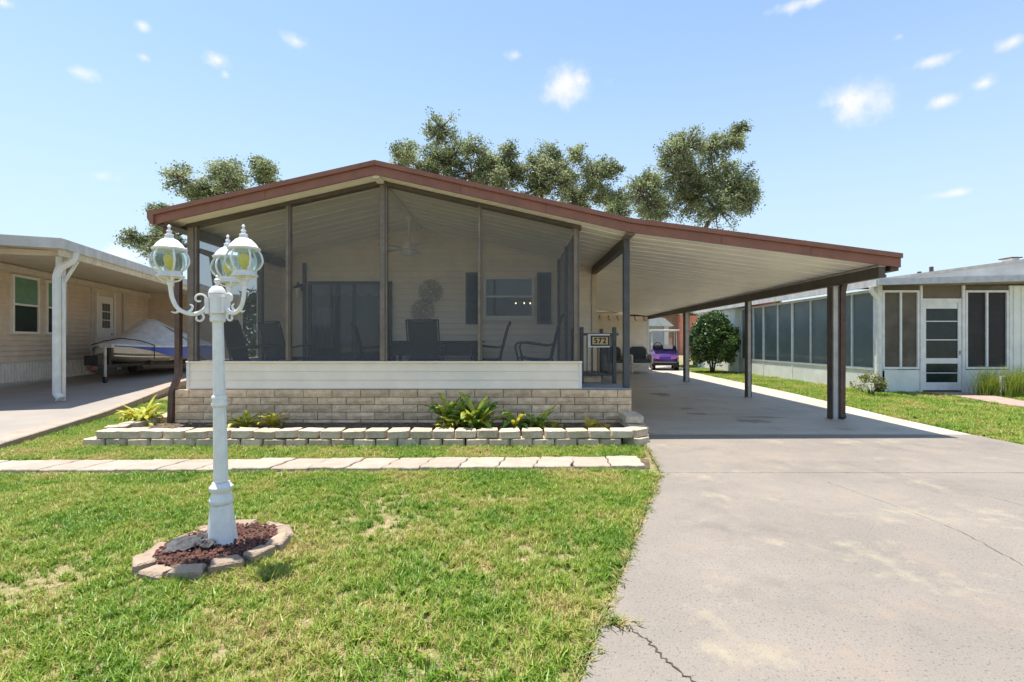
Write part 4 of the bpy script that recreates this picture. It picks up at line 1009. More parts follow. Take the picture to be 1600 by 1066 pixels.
def boat():
    t = thing('covered_boat', 'boat with blue striped hull under grey canvas cover on the far left', 'boat', (-10.85, 13.3, .2), A15); K = dict(parent=t, local=True)
    # local y runs from bow (0) to stern
    S = [(0.25, .10, .98, .86, 1.04), (.5, .40, .95, .70, 1.08), (1.0, .72, .92, .55, 1.16), (1.7, .98, .90, .45, 1.34), (2.4, 1.10, .92, .40, 1.70), (2.7, 1.12, .93, .40, 1.82), (3.4, 1.14, .94, .40, 1.72), (4.4, 1.14, .94, .40, 1.56), (5.6, 1.10, .90, .42, 1.40)]
    def loft(fr, name, m, parent=None):
        vs = []; fs = []; n = None
        for i, s in enumerate(S):
            row = fr(*s); n = len(row); vs += [(x, s[0], z) for x, z in row]
            if i: fs += [((i-1)*n+k, (i-1)*n+k+1, i*n+k+1, i*n+k) for k in range(n-1)]
        if n > 2: fs += [tuple(range(n)), tuple(range((len(S)-1)*n, len(S)*n))]
        return MB().add(vs, fs).build(name, m, parent=parent or t, local=True, smooth=True)
    mhull = mat('beige_hull', (.60, .52, .40), .3, .05); mblue = mat('blue_stripe', (.02, .08, .42), .3, .05); mcan = mat('grey_canvas', (.62, .61, .61), .85, .08, 5, .4, 9)
    loft(lambda y, w, g, k, r: [(-w, g), (-w*.96, g-.2), (-w*.8, k+.12), (-w*.4, k+.02), (0, k), (w*.4, k+.02), (w*.8, k+.12), (w*.96, g-.2), (w, g)], 'hull', mhull)
    for s in (-1, 1):
        loft(lambda y, w, g, k, r: [(s*(w*1.02+.016), g-.0), (s*(w*.97+.03), g-.03-.34*min(1, max(0, (y-.7)/1.4)))], 'hull_stripe', mblue)
        loft(lambda y, w, g, k, r: [(s*(w*.90+.012), g-.26), (s*(w*.90+.014), g-.29)], 'hull_line', m_wick)
    cov = loft(lambda y, w, g, k, r: [(-w*1.02, g-.03), (-w*1.02, g+.05), (-w*.6, g+.05+(r-g-.05)*.42), (-w*.12, r-.02), (w*.12, r-.02), (w*.6, g+.05+(r-g-.05)*.42), (w*1.02, g+.05), (w*1.02, g-.03)], 'canvas_cover', mcan)
    for (yy, w, g, r) in ((1.0, .74, .92, 1.17), (2.9, 1.15, .93, 1.80)):
        MB().tube([(w*1.05, yy, g-.35), (w*1.05, yy, g+.06), (w*.6, yy, g+.08+(r-g)*.42), (0, yy-.05, r+.01), (-w*.6, yy, g+.08+(r-g)*.42), (-w*1.05, yy, g+.06)], .014, 5).build('strap', m_black, parent=cov, local=True)
    # trailer under the hull
    tr = thing('boat_trailer', 'black boat trailer with nose jack wheel under the covered boat', 'trailer', (-10.85, 13.3, .2), A15); K2 = dict(parent=tr, local=True)
    MB().bar((0, -.55, .42), (0, 1.2, .42), .09).bar((0, .9, .42), (-.8, 2.4, .40), .08).bar((0, .9, .42), (.8, 2.4, .40), .08).bar((-.8, 2.4, .40), (-.8, 5.4, .40), .08).bar((.8, 2.4, .40), (.8, 5.4, .40), .08).bar((-.8, 3.9, .36), (.8, 3.9, .36), .08).build('frame', m_black, **K2)
    MB().box(-.06, .06, -.75, -.5, .36, .46).build('hitch', mat('rust', (.16, .06, .04), .8), **K2)
    MB().tube([(.12, -.25, .95), (.12, -.25, .12)], .032, 8).build('jack_post', m_pgrey, **K2)
    j = MB().lathe([(.03, -.03), (.085, -.03), (.085, .03), (.03, .03)], n=14); Mx = Matrix.Translation((.12, -.25, .085)) @ Matrix.Rotation(R(90), 4, 'Y'); j.v = [tuple(Mx @ Vector(p)) for p in j.v]; j.build('jack_wheel', m_black, **K2)
    MB().box(-.05, .05, .10, .22, .45, .95).build('winch_post', m_black, **K2); MB().box(-.12, .14, .02, .2, .92, 1.02).build('winch', m_pgrey, **K2)
    MB().box(-.3, .0, -.35, -.1, .46, .72).build('spare_mount', m_black, **K2)
    for s in (-1, 1):
        w = MB().lathe([(.16, -.1), (.29, -.1), (.31, -.06), (.31, .06), (.29, .1), (.16, .1)], n=20); Mx = Matrix.Translation((s*1.0, 3.9, .31)) @ Matrix.Rotation(R(90), 4, 'Y'); w.v = [tuple(Mx @ Vector(p)) for p in w.v]; w.build('wheel', m_black, smooth=True, **K2)
        MB().box(s*1.0-.12, s*1.0+.12, 3.5, 4.3, .66, .70).build('fender', m_black, **K2)
    MB().box(.82, .84, 2.0, 2.25, .52, .60).build('side_marker', m_white, **K2)
    for s in (-1, 1): MB().box(s*.45-.05, s*.45+.05, 1.5, 5.3, .42, .58).build('bunk', m_black, **K2)
boat()

# ------------------------------------------------------------------ neighbour on the right
XRW, YRF = 9.45, 12.80
rh = thing('screened_house', 'pale mint house with tinted screen panels across the right lawn', 'house', (10.5, 13.5, 0))
def right_house():
    ZS, ZT = .58, 2.58
    MB().box(XRW, XRW+.1, YRF, 25, -.05, ZS-.04).build('knee_wall', m_mint, rh)
    for i, yy in enumerate((14.8, 16.83, 18.76)): MB().box(XRW-.012, XRW, yy-.03, yy+.03, -.02, ZS-.04).build('wall_batten', m_mintw, rh)
    MB().box(XRW, XRW+.1, 20.75, 25, ZS-.04, 2.62).build('side_wall', m_mint, rh)
    MB().box(XRW-.02, XRW+.1, YRF+.02, 20.75, ZS-.04, ZS+.02).build('sill_rail', m_mintw, rh); MB().box(XRW-.02, XRW+.1, YRF+.02, 20.75, ZT, ZT+.07).build('head_rail', m_mintw, rh)
    ys = [(20.6, .10), (19.55, .04), (18.76, .08), (17.76, .04), (16.83, .09), (15.8, .04), (14.8, .09), (13.88, .04), (13.0, .09)]
    for (yy, w) in ys: MB().box(XRW-.015, XRW+.08, yy-w/2, yy+w/2, ZS+.02, ZT).build('mullion', m_mintw, rh)
    for (a, b) in zip(ys, ys[1:]): MB().box(XRW+.03, XRW+.04, b[0]+b[1]/2, a[0]-a[1]/2, ZS+.02, ZT).build('screen_panel', m_tint, rh)
    # front face
    y = YRF; F = lambda px: (px-800)/780*y
    MB().box(XRW, F(1439), y, y+.1, -.05, ZS-.02).build('knee_wall', m_mint, rh); MB().box(F(1505), F(1577), y, y+.1, -.05, ZS-.02).build('knee_wall', m_mint, rh)
    for (a, b) in ((9.36, 9.48), (F(1437), F(1440.5)), (F(1502.5), F(1507)), (F(1576), F(1580))): MB().box(a, b, y-.025, y+.09, -.02, 2.72).build('corner_post', m_mintw, rh)
    def win(a, b, m, z0=ZS, z1=2.60):
        f = .055; mid = (a+b)/2
        w = MB().box(a, a+f, y-.02, y+.06, z0, z1).box(b-f, b, y-.02, y+.06, z0, z1).box(a+f, b-f, y-.02, y+.06, z1-f, z1).box(a+f, b-f, y-.02, y+.06, z0, z0+f).box(mid-.025, mid+.025, y-.02, y+.06, z0+f, z1-f).build('window', m_mintw, rh)
        for (p, q) in ((a+f, mid-.025), (mid+.025, b-f)): MB().box(p, q, y+.02, y+.03, z0+f, z1-f).build('screen_panel', m, w)
    win(9.49, F(1436), m_bscr); win(F(1508), F(1575.5), m_kscr)
    MB().box(9.49, F(1436), y+.01, y+.05, 2.605, 2.72).build('head_panel', m_bscr, rh); MB().box(F(1508), F(1575.5), y+.01, y+.05, 2.605, 2.72).build('head_panel', m_bscr, rh)
    a, b = F(1441), F(1502); MB().box(a, b, y+.01, y+.05, 2.40, 2.72).build('transom', m_bscr, rh)
    d = MB().box(a, a+.09, y-.01, y+.04, .04, 2.39).box(b-.09, b, y-.01, y+.04, .04, 2.39).box(a+.09, b-.09, y-.01, y+.04, 2.29, 2.39).box(a+.09, b-.09, y-.01, y+.04, 1.12-.38, 1.0-.14+.0).box(a+.09, b-.09, y-.01, y+.04, .04, .24).build('screen_door', m_mintw, rh)
    for (z0, z1) in ((.86, 2.29),):
        for k in range(3):
            h = (z1-z0)/3; MB().box(a+.09, b-.09, y+.015, y+.02, z0+k*h, z0+(k+1)*h-.02).build('jalousie_pane', mat('door_glass', (.014, .026, .028), .2), d)
            MB().box(a+.09, b-.09, y-.0, y+.014, z0+(k+1)*h-.02, z0+(k+1)*h+.005).build('pane_rail', m_mintw, d)
    for k in range(2):
        MB().box(a+.09, b-.09, y+.015, y+.02, .24+k*.25, .47+k*.25).build('jalousie_pane', mat('door_glass', (.014, .026, .028), .2), d); MB().box(a+.09, b-.09, y-.0, y+.014, .47+k*.25, .49+k*.25).build('pane_rail', m_mintw, d)
    MB().box(b-.06, b-.03, y-.05, y-.01, .95, 1.05).build('door_handle', m_pgrey, d)
    MB().box(a+.1, b-.1, y-.004, y+.012, 2.13, 2.28).build('pulled_blind', m_mintw, d)
    w2 = MB().box(F(1580), 16.5, y, y+.1, -.02, 2.72).build('panel_wall', m_mint, rh)
    for k in range(14): MB().box(F(1580)+.05+k*.2, F(1580)+.12+k*.2, y-.02, y, 0, 2.7).build('panel_rib', m_mint, w2)
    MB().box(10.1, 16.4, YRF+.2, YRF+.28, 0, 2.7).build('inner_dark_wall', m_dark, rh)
    # roofs
    zf = lambda x: 2.70+.028*(x-9.2)
    rf = MB().prism([(9.12, 12.4, zf(9.12)+.02), (17, 12.4, zf(17)+.02), (17, 12.4, zf(17)+.14), (9.12, 12.4, zf(9.12)+.14)], (0, 1.4, 0)).build('awning_roof', m_roofw, rh)
    MB().prism([(9.08, 12.36, zf(9.08)-.01), (17, 12.36, zf(17)-.01), (17, 12.36, zf(17)+.145), (9.08, 12.36, zf(9.08)+.145)], (0, .038, 0)).build('fascia_board', mat('grey_fascia', (.46, .49, .53), .45, .08), rf)
    MB().box(9.05, 9.11, 12.40, 25, 2.66, 2.83).build('gutter', m_roofw, rf)
    zm = lambda x: 2.80+.134*(x-9.1)
    mr = MB().prism([(9.12, 13.75, zm(9.12)), (16, 13.75, zm(16)), (16, 13.75, zm(16)+.08), (9.12, 13.75, zm(9.12)+.08)], (0, 11.2, 0)).build('main_roof', m_roofw, rh)
    MB().prism([(9.2, 13.7, 2.72), (16, 13.7, 2.72), (16, 13.7, zm(16)+.0), (9.2, 13.7, zm(9.2)+.0)], (0, .04, 0)).build('gable_panel', m_roofw, rh)
    MB().prism([(9.12, 13.66, zm(9.12)+.01), (16, 13.66, zm(16)+.01), (16, 13.66, zm(16)+.085), (9.12, 13.66, zm(9.12)+.085)], (0, .035, 0)).build('rake_edge', m_pgrey, mr)
    for (px, h) in ((1386, .10), (1460, .14), (1441, .05)):
        x = (px-800)/780*13.8; MB().tube([(x, 13.9, zm(x)+.05), (x, 13.9, zm(x)+.08+h)], .05, 8).build('vent_pipe', m_bronze, mr)
    x = (1576-800)/780*14.2; v = MB().box(x-.10, x+.10, 14.0, 14.3, zm(x)+.05, zm(x)+.15).build('roof_vent', m_wick, mr); MB().box(x-.15, x+.15, 13.95, 14.35, zm(x)+.151, zm(x)+.18).build('vent_cap', m_bronze, v)
    MB().tube(curve_pts([(9.08, 12.6, 2.68), (9.10, 12.62, 2.55), (9.28, 12.68, 2.38), (9.33, 12.70, 2.22)], 5)+[(9.33, 12.70, .25)], .055, 8).build('downspout', m_mintw, rh, smooth=True)
    MB().box(9.26, 9.40, 12.63, 12.77, -.03, .22).build('drain_boot', m_black, rh, bevel=.015)
    MB().box(9.3, 17, 20.8, 25, 0, 2.7).build('rear_body', m_mint, rh)
right_house()
def right_path():
    o = MB().prism([(x, y, -.03) for x, y in ((10.5, 12.72), (11.6, 12.72), (11.55, 12.1), (11.1, 10.8), (11.2, 8.6), (10.1, 8.6), (10.1, 9.87), (10.2, 10.56), (10.55, 11.8))], (0, 0, .03)).build('front_path', mat('rosy_paving', (.36, .265, .225), .85, .15, 5, .4, 40)); tag(o, 'rosy paved walk to the screen door of the right house', 'path', kind='structure')
    r = random.Random(6); t = thing('bed_edging', 'row of small pale stones edging the plants at the mint house', 'edging', (12.2, 11.8, 0))
    for k in range(14):
        u = k/13; x = 11.55+1.0*u; y = 12.3-.95*u
        mb = MB().lathe([(.05, -.05), (.075, .0), (.07, .06), (.03, .085)], n=7); mb.v = [(a*1.25+r.uniform(-.012, .012), b*.8+r.uniform(-.012, .012), c+r.uniform(-.01, .01)) for a, b, c in mb.v]
        mb.build('edging_stone', m_ringst, t, loc=(x, y, r.uniform(-.02, .01)), rot=(0, 0, r.uniform(-.5, .2)))
right_path()

# ------------------------------------------------------------------ shrubs beside the right house
def shrub(name, label, x, y, z, rx, rz, n, size, m, seed, stems=5, group=None, jitter=.12, low=.2):
    r = random.Random(seed); t = thing(name, label, 'shrub', (x, y, z), 0, group)
    mb = MB()
    for k in range(stems):
        a = 6.28*k/stems; q = .55*rx
        mb.tube(curve_pts([(x+.05*math.cos(a), y+.05*math.sin(a), z-.02), (x+q*.35*math.cos(a), y+q*.35*math.sin(a), z+rz*.6), (x+q*math.cos(a), y+q*math.sin(a), z+rz*1.3)], 4), [.03*rx]*4+[.02*rx]*4+[.008*rx], 5)
    mb.build('stem', m_bark, t)
    nc = max(12, n//30); d = rand_dirs(nc); d[:, 2] = np.where(d[:, 2] < -.75, -d[:, 2], d[:, 2]); rad = RNG.uniform(.55, 1.0, nc)**.5
    lump = 1+.12*np.sin(d[:, 0]*5+seed)*np.cos(d[:, 2]*4+d[:, 1]*3)
    egg = 1-.28*np.clip(d[:, 2], 0, 1)
    C = np.stack([x+d[:, 0]*rad*rx*lump*egg, y+d[:, 1]*rad*rx*lump*egg, z+low+rz+d[:, 2]*rad*rz*lump], 1)
    idx = RNG.integers(0, nc, n); P = C[idx]+RNG.normal(size=(n, 3))*jitter*rx
    U, V = leaves(P, size); link(quads_mesh('foliage', P, U, V, RNG.random(n)), 'foliage', m, t)
shrub('round_bush', 'big round dark green bush between the golf cart and the mint house', 8.35, 20.8, -.03, .97, 1.16, 14000, .062, m_bush, 3, 6, low=.16, jitter=.09)
shrub('small_bush', 'small sparse yellow green bush by the downspout of the mint house', 8.78, 12.2, -.03, .36, .22, 700, .03, leaf_mat('pale_leaves', (.10, .13, .03), (.28, .27, .07), .3, 6), 5, 7, low=.08)
shrub('tall_shrub', 'tall dark shrub behind the boat, seen through the left porch screen', -12.2, 24.5, -.03, 1.9, 1.7, 9000, .10, m_bush, 7, 6, low=.2, jitter=.10)
shrub('tall_shrub', 'tall dark shrub nearest the home, seen through the left porch screen', -9.2, 25.5, -.03, 2.0, 1.9, 9000, .10, m_bush, 8, 6, low=.2, jitter=.10)
def reeds(name, label, x, y, n, h, w, m, seed, spread, group=None):
    r = random.Random(seed); t = thing(name, label, 'plant', (x, y, -.02), 0, group); vs = []; fs = []
    for k in range(n):
        a = r.uniform(0, 6.28); b = r.uniform(0, 1)**.6*spread; x0, y0 = x+r.gauss(0, spread*.35), y+r.gauss(0, .06); hh = h*r.uniform(.5, 1); n0 = len(vs)
        for i in range(5):
            q = i/4; ww = w*(1-q*.85); px = x0+math.cos(a)*b*q*q; py = y0+math.sin(a)*b*.5*q*q; pz = -.03+hh*q*(1-.18*q*b)
            vs += [(px-ww, py, pz), (px+ww, py, pz)]
            if i: fs.append((n0+2*i-2, n0+2*i-1, n0+2*i+1, n0+2*i))
    MB().add(vs, fs).build('blades', m, t)
m_reed = leaf_mat('reed_leaves', (.06, .10, .03), (.14, .19, .05), .3, 6, attr=False); m_fern = leaf_mat('fern_leaves', (.20, .28, .04), (.34, .40, .06), .4, 5, attr=False)
reeds('reed_clump', 'thin dark weeds growing against the wall under the black screens', 11.95, 12.5, 70, .72, .007, m_reed, 1, .4)
reeds('fern_clump', 'bright feathery green plant left of the white lattice', 11.5, 12.0, 380, .80, .006, m_fern, 2, .42, 'feathery plants at the lattice')
reeds('fern_clump', 'bright feathery green plant right of the white lattice at the frame edge', 11.95, 11.8, 520, .85, .006, m_fern, 3, .42, 'feathery plants at the lattice')
def lattice():
    mb = MB(); x0, x1, z0, z1, y = 11.66, 11.85, .14, .46, 11.90
    for k in range(-5, 9):
        a = x0+k*.06
        for s in (1, -1):
            p0, p1 = (a, z0), (a+.4, z1)
            if s < 0: p0, p1 = (a, z1), (a+.4, z0)
            t0 = max(0, (x0-p0[0])/.4); t1 = min(1, (x1-p0[0])/.4)
            if t1-t0 > .05: mb.bar((p0[0]+.4*t0, y+.006*s, p0[1]+(p1[1]-p0[1])*t0), (p0[0]+.4*t1, y+.006*s, p0[1]+(p1[1]-p0[1])*t1), .028, .008)
    t = thing('lattice_panel', 'small white lattice panel among the feathery plants', 'lattice', (11.75, 11.90, 0))
    mb.build('lattice', m_white, t); MB().box(x0-.02, x0, y-.02, y+.02, -.02, z1).box(x1, x1+.02, y-.02, y+.02, -.02, z1).box(x0, x1, y-.02, y+.02, z1-.02, z1).build('frame', m_white, t)
lattice()

# ------------------------------------------------------------------ far buildings
def far():
    t = thing('salmon_house', 'salmon pink house with red roof edge beyond the round bush', 'house', (18.5, 48, 0))
    w = MB().box(15.9, 30, 48, 56, -.1, 3.75).build('wall', m_pink, t)
    MB().box(15.3, 15.9, 47.7, 56, -.1, 3.9).build('corner_pier', mat('brown_pier', (.22, .12, .08), .8), t)
    for k in range(24): MB().box(16.1+k*.55, 16.16+k*.55, 47.95, 48, 0, 3.7).build('wall_batten', m_pink, w)
    MB().prism([(14.9, 47.3, 3.8), (22.5, 47.3, 4.9), (30.5, 47.3, 3.8), (30.5, 47.3, 4.1), (22.5, 47.3, 5.25), (14.9, 47.3, 4.1)], (0, 9, 0)).build('roof', m_red, t)
    f = MB().box(19.0, 20.0, 47.92, 47.99, 2.2, 3.2).build('window', m_white, t); MB().box(19.08, 19.92, 47.90, 47.92, 2.28, 3.12).build('pane', m_dark, f)
    t = thing('grey_shed', 'small pale grey shed with white roof behind the golf cart', 'shed', (9.4, 32, 0))
    MB().box(8.4, 10.0, 32, 35, -.1, 2.25).build('wall', m_greyw, t); MB().prism([(8.2, 31.7, 2.25), (10.3, 31.7, 2.25), (9.7, 31.7, 2.75), (8.2, 31.7, 2.95)], (0, 3.5, 0)).build('roof', m_white, t)
    MB().box(9.75, 10.02, 31.95, 32, 0, 2.25).build('corner_trim', m_white, t)
far()

# ------------------------------------------------------------------ oaks behind the home
def at(px, py, Y): return Vector(((px-800)/780*Y, Y, 1.3+(533-py)/780*Y))
def oak(name, label, Y, base_px, lobes, seed, fork, leaf=.085, dens=1.0):
    r = random.Random(seed); k = Y/780
    L = [(at(x, y, Y)+Vector((0, r.uniform(-1.2, 1.6), 0)), q*k) for (x, y, q) in lobes]
    b = at(base_px, 533, Y); b.z = -.05
    t = thing(name, label, 'tree', tuple(b), 0, 'oaks behind the home')
    F = at(fork[0], fork[1], Y); tr = MB()
    tr.tube(curve_pts([b, b*.5+F*.5+Vector((.3, .2, 0)), F], 6), [.42-.015*i for i in range(13)], 9)
    tr = tr.build('trunk', m_bark, t, smooth=True); lim = MB(); PTS = []; nodes = [(F, .22)]
    for (c, rad) in sorted(L, key=lambda e: (e[0]-F).length):
        p, pr = min(nodes, key=lambda e: (e[0]-c).length+.3*abs(e[0].z-c.z)); pr = max(.035, pr*.72)
        mid = p*.5+c*.5+Vector((r.uniform(-.3, .3), r.uniform(-.3, .3), r.uniform(-.1, .35)))*(c-p).length*.35
        P = curve_pts([p, mid, c], 5); lim.tube(P, [pr*(1-.06*i) for i in range(11)], 6); nodes += [(mid, pr*.8), (c, pr*.6)]
        nt = int(21*dens*max(1, rad/.55)**1.6)
        for _ in range(nt):
            d = Vector((r.gauss(0, 1), r.gauss(0, 1), r.gauss(0, .85))).normalized()*rad*(r.uniform(.3, 1)**.6)*1.28
            e = c+d; m2 = c+d*.5+Vector((r.uniform(-.12, .12), r.uniform(-.12, .12), r.uniform(-.02, .12)))*rad
            lim.tube(curve_pts([c, m2, e], 3), [.06, .052, .045, .038, .028, .018, .012], 4); PTS += [(m2*.4+e*.6, .8), (e, 1)]
            for q in range(2):
                g = e+Vector((r.gauss(0, .22), r.gauss(0, .22), r.gauss(0, .2)))*rad*.9; lim.tube([m2*.3+e*.7, g], [.012, .006], 4); PTS.append((g, .8))
    lim.build('limb', m_bark, tr)
    C = np.array([tuple(p) for p, w in PTS]); reps = RNG.poisson(18*dens, len(C)); P = np.repeat(C, reps, 0); P = P+RNG.normal(size=P.shape)*np.array([.145, .145, .09])
    U, V = leaves(P, leaf); link(quads_mesh('crown', P, U, V, RNG.random(len(P))), 'crown', m_oak, t)
    return t
oak('oak_tree', 'oak with sparse gnarled crown behind the left roof slope', 25, 330,
    [(300,289,20),(283,297,13),(343,261,19),(362,275,21),(341,291,20),(318,300,18),(400,257,15),(405,276,18),(429,277,10),(380,296,18),(232,342,15),(250,332,13),(215,378,16),(238,382,14),(260,361,12),(238,402,9),(278,378,13),(300,340,16)], 1, (335, 400), leaf=.058)
oak('oak_tree', 'oak with upright crown just right of the roof peak', 30, 690,
    [(627,225,16),(612,248,14),(640,252,16),(692,214,20),(675,235,17),(708,232,19),(692,258,24),(745,240,21),(765,256,15),(735,270,24),(660,268,20),(770,285,20),(775,262,14)], 2, (695, 330), leaf=.066)
oak('oak_tree', 'broad oak crown above the middle of the right roof slope', 31, 850,
    [(793,246,16),(800,275,22),(838,262,22),(860,242,20),(880,262,17),(869,288,26),(897,252,11),(938,254,18),(955,268,13),(928,282,24),(905,303,24),(840,295,22),(950,298,16),(965,312,16)], 3, (860, 360), leaf=.066)
oak('oak_tree', 'tallest oak with wide crown above the carport roof', 27, 1095,
    [(1066,234,22),(1045,252,18),(1109,232,20),(1144,216,11),(1130,236,14),(1055,274,28),(1105,268,34),(1150,262,20),(1094,303,34),(1142,296,27),(1176,300,13),(1160,320,18),(1113,334,28),(993,308,20),(1008,288,13),(978,322,18),(1036,314,26),(1030,282,15),(960,328,14),(1010,330,20)], 4, (1095, 380), leaf=.06)
def back_trees():
    for i, (px, Y, r_, lb) in enumerate(((1035, 70, 26, 'low dark tree far behind the grey shed'), (1180, 80, 24, 'far tree top above the eave of the mint house'))):
        oak('far_tree', lb, Y, px, [(px-18, 500-r_*.3, r_*.8), (px+10, 492-r_*.5, r_), (px+30, 505-r_*.3, r_*.8)] if i < 2 else [(px-6, 415, 8), (px+8, 412, 9)], 20+i, (px, 515), leaf=.22, dens=.6)
back_trees()

# ------------------------------------------------------------------ grass
def tufts():
    c = bpy.data.collections.new('grass_tufts'); r = random.Random(9)
    for q in range(8):
        vs = []; fs = []; tv = []
        for k in range(26):
            a = r.uniform(0, 6.283); d = abs(r.gauss(0, .035)); x, y = d*math.cos(a*1.7), d*math.sin(a*1.7)
            h = r.uniform(.022, .062)*(1.55 if q == 6 else .55 if q == 7 else 1); ln = r.uniform(.2, 1.3)*h*(2.2 if q == 7 else 1); w = r.uniform(.0022, .0042)*(1.7 if q == 5 else 1); ca, sa = math.cos(a), math.sin(a); n = len(vs)
            for (t, ww) in ((0, 1), (.5, .9), (1, .12)):
                px, py, pz = x+ca*ln*t*t, y+sa*ln*t*t, h*(t*1.15-.25*t*t*(ln/h))
                vs += [(px-sa*w*ww, py+ca*w*ww, pz), (px+sa*w*ww, py-ca*w*ww, pz)]
            fs += [(n, n+1, n+3, n+2), (n+2, n+3, n+5, n+4)]; tv += [(.75+.9*r.random()) if (q == 7 or r.random() < .10) else r.random()]*2
        me = MB().add(vs, fs).mesh('grass_tuft'); me.materials.append(m_grass)
        at_ = me.attributes.new('tint', 'FLOAT', 'FACE'); at_.data.foreach_set('value', tv)
        o = bpy.data.objects.new('grass_tuft', me); c.objects.link(o)
    return c
def grass_mat():
    m = bpy.data.materials.new('grass_blade'); m.use_nodes = True; nt = m.node_tree; N = nt.nodes; L = nt.links; b = N['Principled BSDF']; b.inputs['Roughness'].default_value = .45; b.inputs['Specular IOR Level'].default_value = .35
    g = N.new('ShaderNodeNewGeometry'); no = N.new('ShaderNodeTexNoise'); no.inputs['Scale'].default_value = 1.15; no.inputs['Detail'].default_value = 6; no.inputs['Roughness'].default_value = .65; L.new(g.outputs['Position'], no.inputs['Vector'])
    at_ = N.new('ShaderNodeAttribute'); at_.attribute_name = 'tint'
    ma = N.new('ShaderNodeMath'); ma.operation = 'MULTIPLY_ADD'; L.new(at_.outputs['Fac'], ma.inputs[0]); ma.inputs[1].default_value = .34; sb = N.new('ShaderNodeMath'); sb.operation = 'MULTIPLY_ADD'; L.new(no.outputs['Fac'], sb.inputs[0]); sb.inputs[1].default_value = 1.3; sb.inputs[2].default_value = -.34; L.new(sb.outputs[0], ma.inputs[2])
    cr = N.new('ShaderNodeValToRGB'); e = cr.color_ramp.elements; e[0].position = .30; e[0].color = (.10, .215, .022, 1); e[1].position = .72; e[1].color = (.50, .38, .18, 1)
    for (p, c_) in ((.42, (.19, .335, .035)), (.55, (.31, .41, .055)), (.63, (.43, .40, .11))):
        q = cr.color_ramp.elements.new(p); q.color = (*c_, 1)
    L.new(ma.outputs[0], cr.inputs['Fac']); L.new(cr.outputs[0], b.inputs['Base Color'])
    t = N.new('ShaderNodeBsdfTranslucent'); L.new(cr.outputs[0], t.inputs['Color']); mx = N.new('ShaderNodeMixShader'); mx.inputs[0].default_value = .35; L.new(b.outputs[0], mx.inputs[1]); L.new(t.outputs[0], mx.inputs[2]); L.new(mx.outputs[0], N['Material Output'].inputs['Surface'])
    return m
m_grass = grass_mat(); TUFT = tufts()
def grass(name, label, poly, dens, scale, holes=(), bare=()):
    xs = [p[0] for p in poly]; ys = [p[1] for p in poly]; area = (max(xs)-min(xs))*(max(ys)-min(ys)); n = int(area*dens)
    x = RNG.uniform(min(xs), max(xs), n); y = RNG.uniform(min(ys), max(ys), n); k = inpoly(x, y, poly)
    k &= (np.abs(x) < y*1.09+.5)                          # what the view could show, and a step to the side
    for h in holes: k &= ~inpoly(x, y, h)
    for (bx, by, br, amt) in bare:
        d = np.hypot(x-bx, (y-by))/br; k &= (RNG.random(n) > amt*np.exp(-d*d))
    x, y = x[k], y[k]; n = len(x)
    me = bpy.data.meshes.new(name); me.vertices.add(n); co = np.zeros((n, 3), np.float32); co[:, 0] = x; co[:, 1] = y; co[:, 2] = -.036; me.vertices.foreach_set('co', co.ravel()); me.update()
    o = link(me, name); tag(o, label, 'grass', kind='stuff')
    ng = bpy.data.node_groups.new('scatter_grass', 'GeometryNodeTree'); ng.interface.new_socket('Geometry', in_out='INPUT', socket_type='NodeSocketGeometry'); ng.interface.new_socket('Geometry', in_out='OUTPUT', socket_type='NodeSocketGeometry')
    N = ng.nodes; L = ng.links; gi = N.new('NodeGroupInput'); go = N.new('NodeGroupOutput'); ci = N.new('GeometryNodeCollectionInfo'); ci.inputs['Collection'].default_value = TUFT; ci.inputs['Separate Children'].default_value = True; ci.inputs['Reset Children'].default_value = True
    ip = N.new('GeometryNodeInstanceOnPoints'); ip.inputs['Pick Instance'].default_value = True
    r1 = N.new('FunctionNodeRandomValue'); r1.data_type = 'FLOAT_VECTOR'; r1.inputs[0].default_value = (-.12, -.12, 0); r1.inputs[1].default_value = (.12, .12, 6.28)
    r2 = N.new('FunctionNodeRandomValue'); r2.data_type = 'FLOAT'; r2.inputs[2].default_value = .65*scale; r2.inputs[3].default_value = 1.35*scale; r2.inputs['Seed'].default_value = 3
    L.new(gi.outputs[0], ip.inputs['Points']); L.new(ci.outputs[0], ip.inputs['Instance']); L.new(r1.outputs[0], ip.inputs['Rotation']); L.new(r2.outputs[1], ip.inputs['Scale']); L.new(ip.outputs[0], go.inputs[0])
    md = o.modifiers.new('scatter', 'NODES'); md.node_group = ng
    return o
ringhole = [(-1.86+.42*(1+.09*math.cos(2*(a-.9)))*math.cos(a), 3.17+.42*(1+.09*math.cos(2*(a-.9)))*math.sin(a)) for a in [6.283*k/24 for k in range(24)]]
grass('front_lawn_grass', 'short sunlit green and straw grass of the front lawn', [(-9, .8), (-.25, .7), (.252, 1.9), (1.465, 4.88), (1.36, 5.13), (-9, 4.84)], 1250, .62, [ringhole],
      bare=[(-2.6, 2.75, .35, .85), (-2.75, 2.1, .45, .75), (-1.0, 3.65, .5, .6), (-.75, 4.3, .6, .5), (-.25, 2.0, .35, .5), (-2.3, 3.6, .3, .6), (-3.4, 3.2, .4, .5), (.1, 3.0, .3, .45), (-1.2, 2.15, .3, .35)])
grass('strip_grass', 'narrow strip of grass between the paver path and the garden wall', [(-9, 5.40), (1.52, 5.66), (1.62, 6.25), (-5.3, 6.25), (-5.42, 7.6), (-5.3, 10.5), (-8.0, 11.2), (-7.0, 8.6), (-6.2, 6.1), (-6.0, 5.5)], 900, .68)
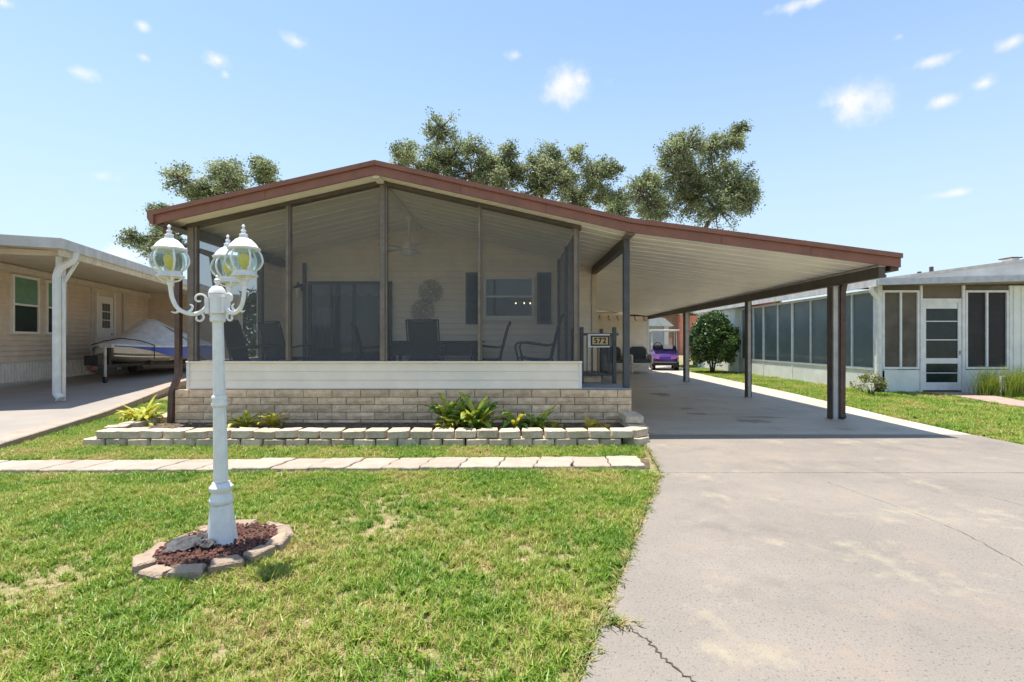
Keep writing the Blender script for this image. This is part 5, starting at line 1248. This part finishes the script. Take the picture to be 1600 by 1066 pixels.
grass('right_lawn_grass', 'bright strip of grass between the driveway and the mint house', [(p[0]+.03, p[1]) for p in DR[1:]]+[(14, 27), (9.43, 25), (9.43, 12.8), (10.45, 12.7), (10.5, 11.8), (10.15, 10.56), (10.05, 9.87), (10.05, 8.5), (11.25, 8.5), (11.15, 10.8), (11.6, 12.0), (12.5, 11.2), (15, 10.5), (15, 6.3)], 260, .95, bare=[(10.8, 11.3, .9, .7), (8.35, 20.8, .6, .9)])
# leaf litter blown against the roof edge
def roof_litter():
    n = 500; x = RNG.uniform(XRID, 4.5, n); y = RNG.uniform(YF, YF+.4, n); z = np.where(x < XK, ZRID+.176-SL*(x-XRID), ZK+.176-.13*(x-XK))+RNG.uniform(0, .015, n)
    P = np.stack([x, y, z], 1); U, V = leaves(P, .016)
    o = link(quads_mesh('roof_leaf_litter', P, U, V, RNG.random(n)), 'roof_leaf_litter', mat('dry_leaf', (.30, .17, .07), .8, .3, 30)); tag(o, 'dry leaves lying along the front roof edge', 'litter', kind='stuff')
roof_litter()
def chandelier():
    t = thing('chandelier', 'three small lit bulbs of a chandelier seen through the porch window', 'chandelier', (.24, YB-.02, 2.1))
    for x in (.08, .26, .385):
        MB().lathe([(.004, 2.085), (.011, 2.093), (.012, 2.105), (.004, 2.118)], (x, YB-.021, 0), 8).build('bulb', m_warm, t)
        MB().box(x-.003, x+.003, YB-.022, YB-.018, 2.02, 2.084).build('candle', m_dspout, t)
    MB().bar((.06, YB-.02, 2.02), (.40, YB-.02, 2.02), .006).build('arm', m_dspout, t)
m_warm = emit_mat('warm_bulb', (1, .72, .38), 6)
chandelier()
# weeds and runners that creep over the slab edge and into the joint
def edge_weeds():
    pts = []
    for k in range(420):
        t = RNG.random(); pts.append((.256+1.22*t+RNG.normal()*.018-.01, 1.9+3.0*t, -.01))
    for k in range(90):
        t = RNG.random(); pts.append((1.476+.21*t+RNG.normal()*.015, 4.93+1.4*t, -.01))
    for k in range(50):
        pts.append((.46+RNG.normal()*.05, 2.30+RNG.normal()*.025, .0))
    vs = []; fs = []
    for (x, y, z) in pts:
        for b in range(4):
            a = RNG.uniform(0, 6.283); h = RNG.uniform(.012, .04); l = RNG.uniform(.5, 2)*h; w = .0028; c, q = math.cos(a), math.sin(a); n = len(vs)
            for (t, ww) in ((0, 1), (.5, .9), (1, .15)): vs += [(x+c*l*t-q*w*ww, y+q*l*t+c*w*ww, z+h*t*(1.5-.7*t)), (x+c*l*t+q*w*ww, y+q*l*t-c*w*ww, z+h*t*(1.5-.7*t))]
            fs += [(n, n+1, n+3, n+2), (n+2, n+3, n+5, n+4)]
    o = MB().add(vs, fs).build('edge_weeds', leaf_mat('weed_blade', (.14, .20, .04), (.40, .34, .13), .3, 9, attr=False)); tag(o, 'straggly weeds creeping over the driveway edge', 'weeds', kind='stuff')
edge_weeds()
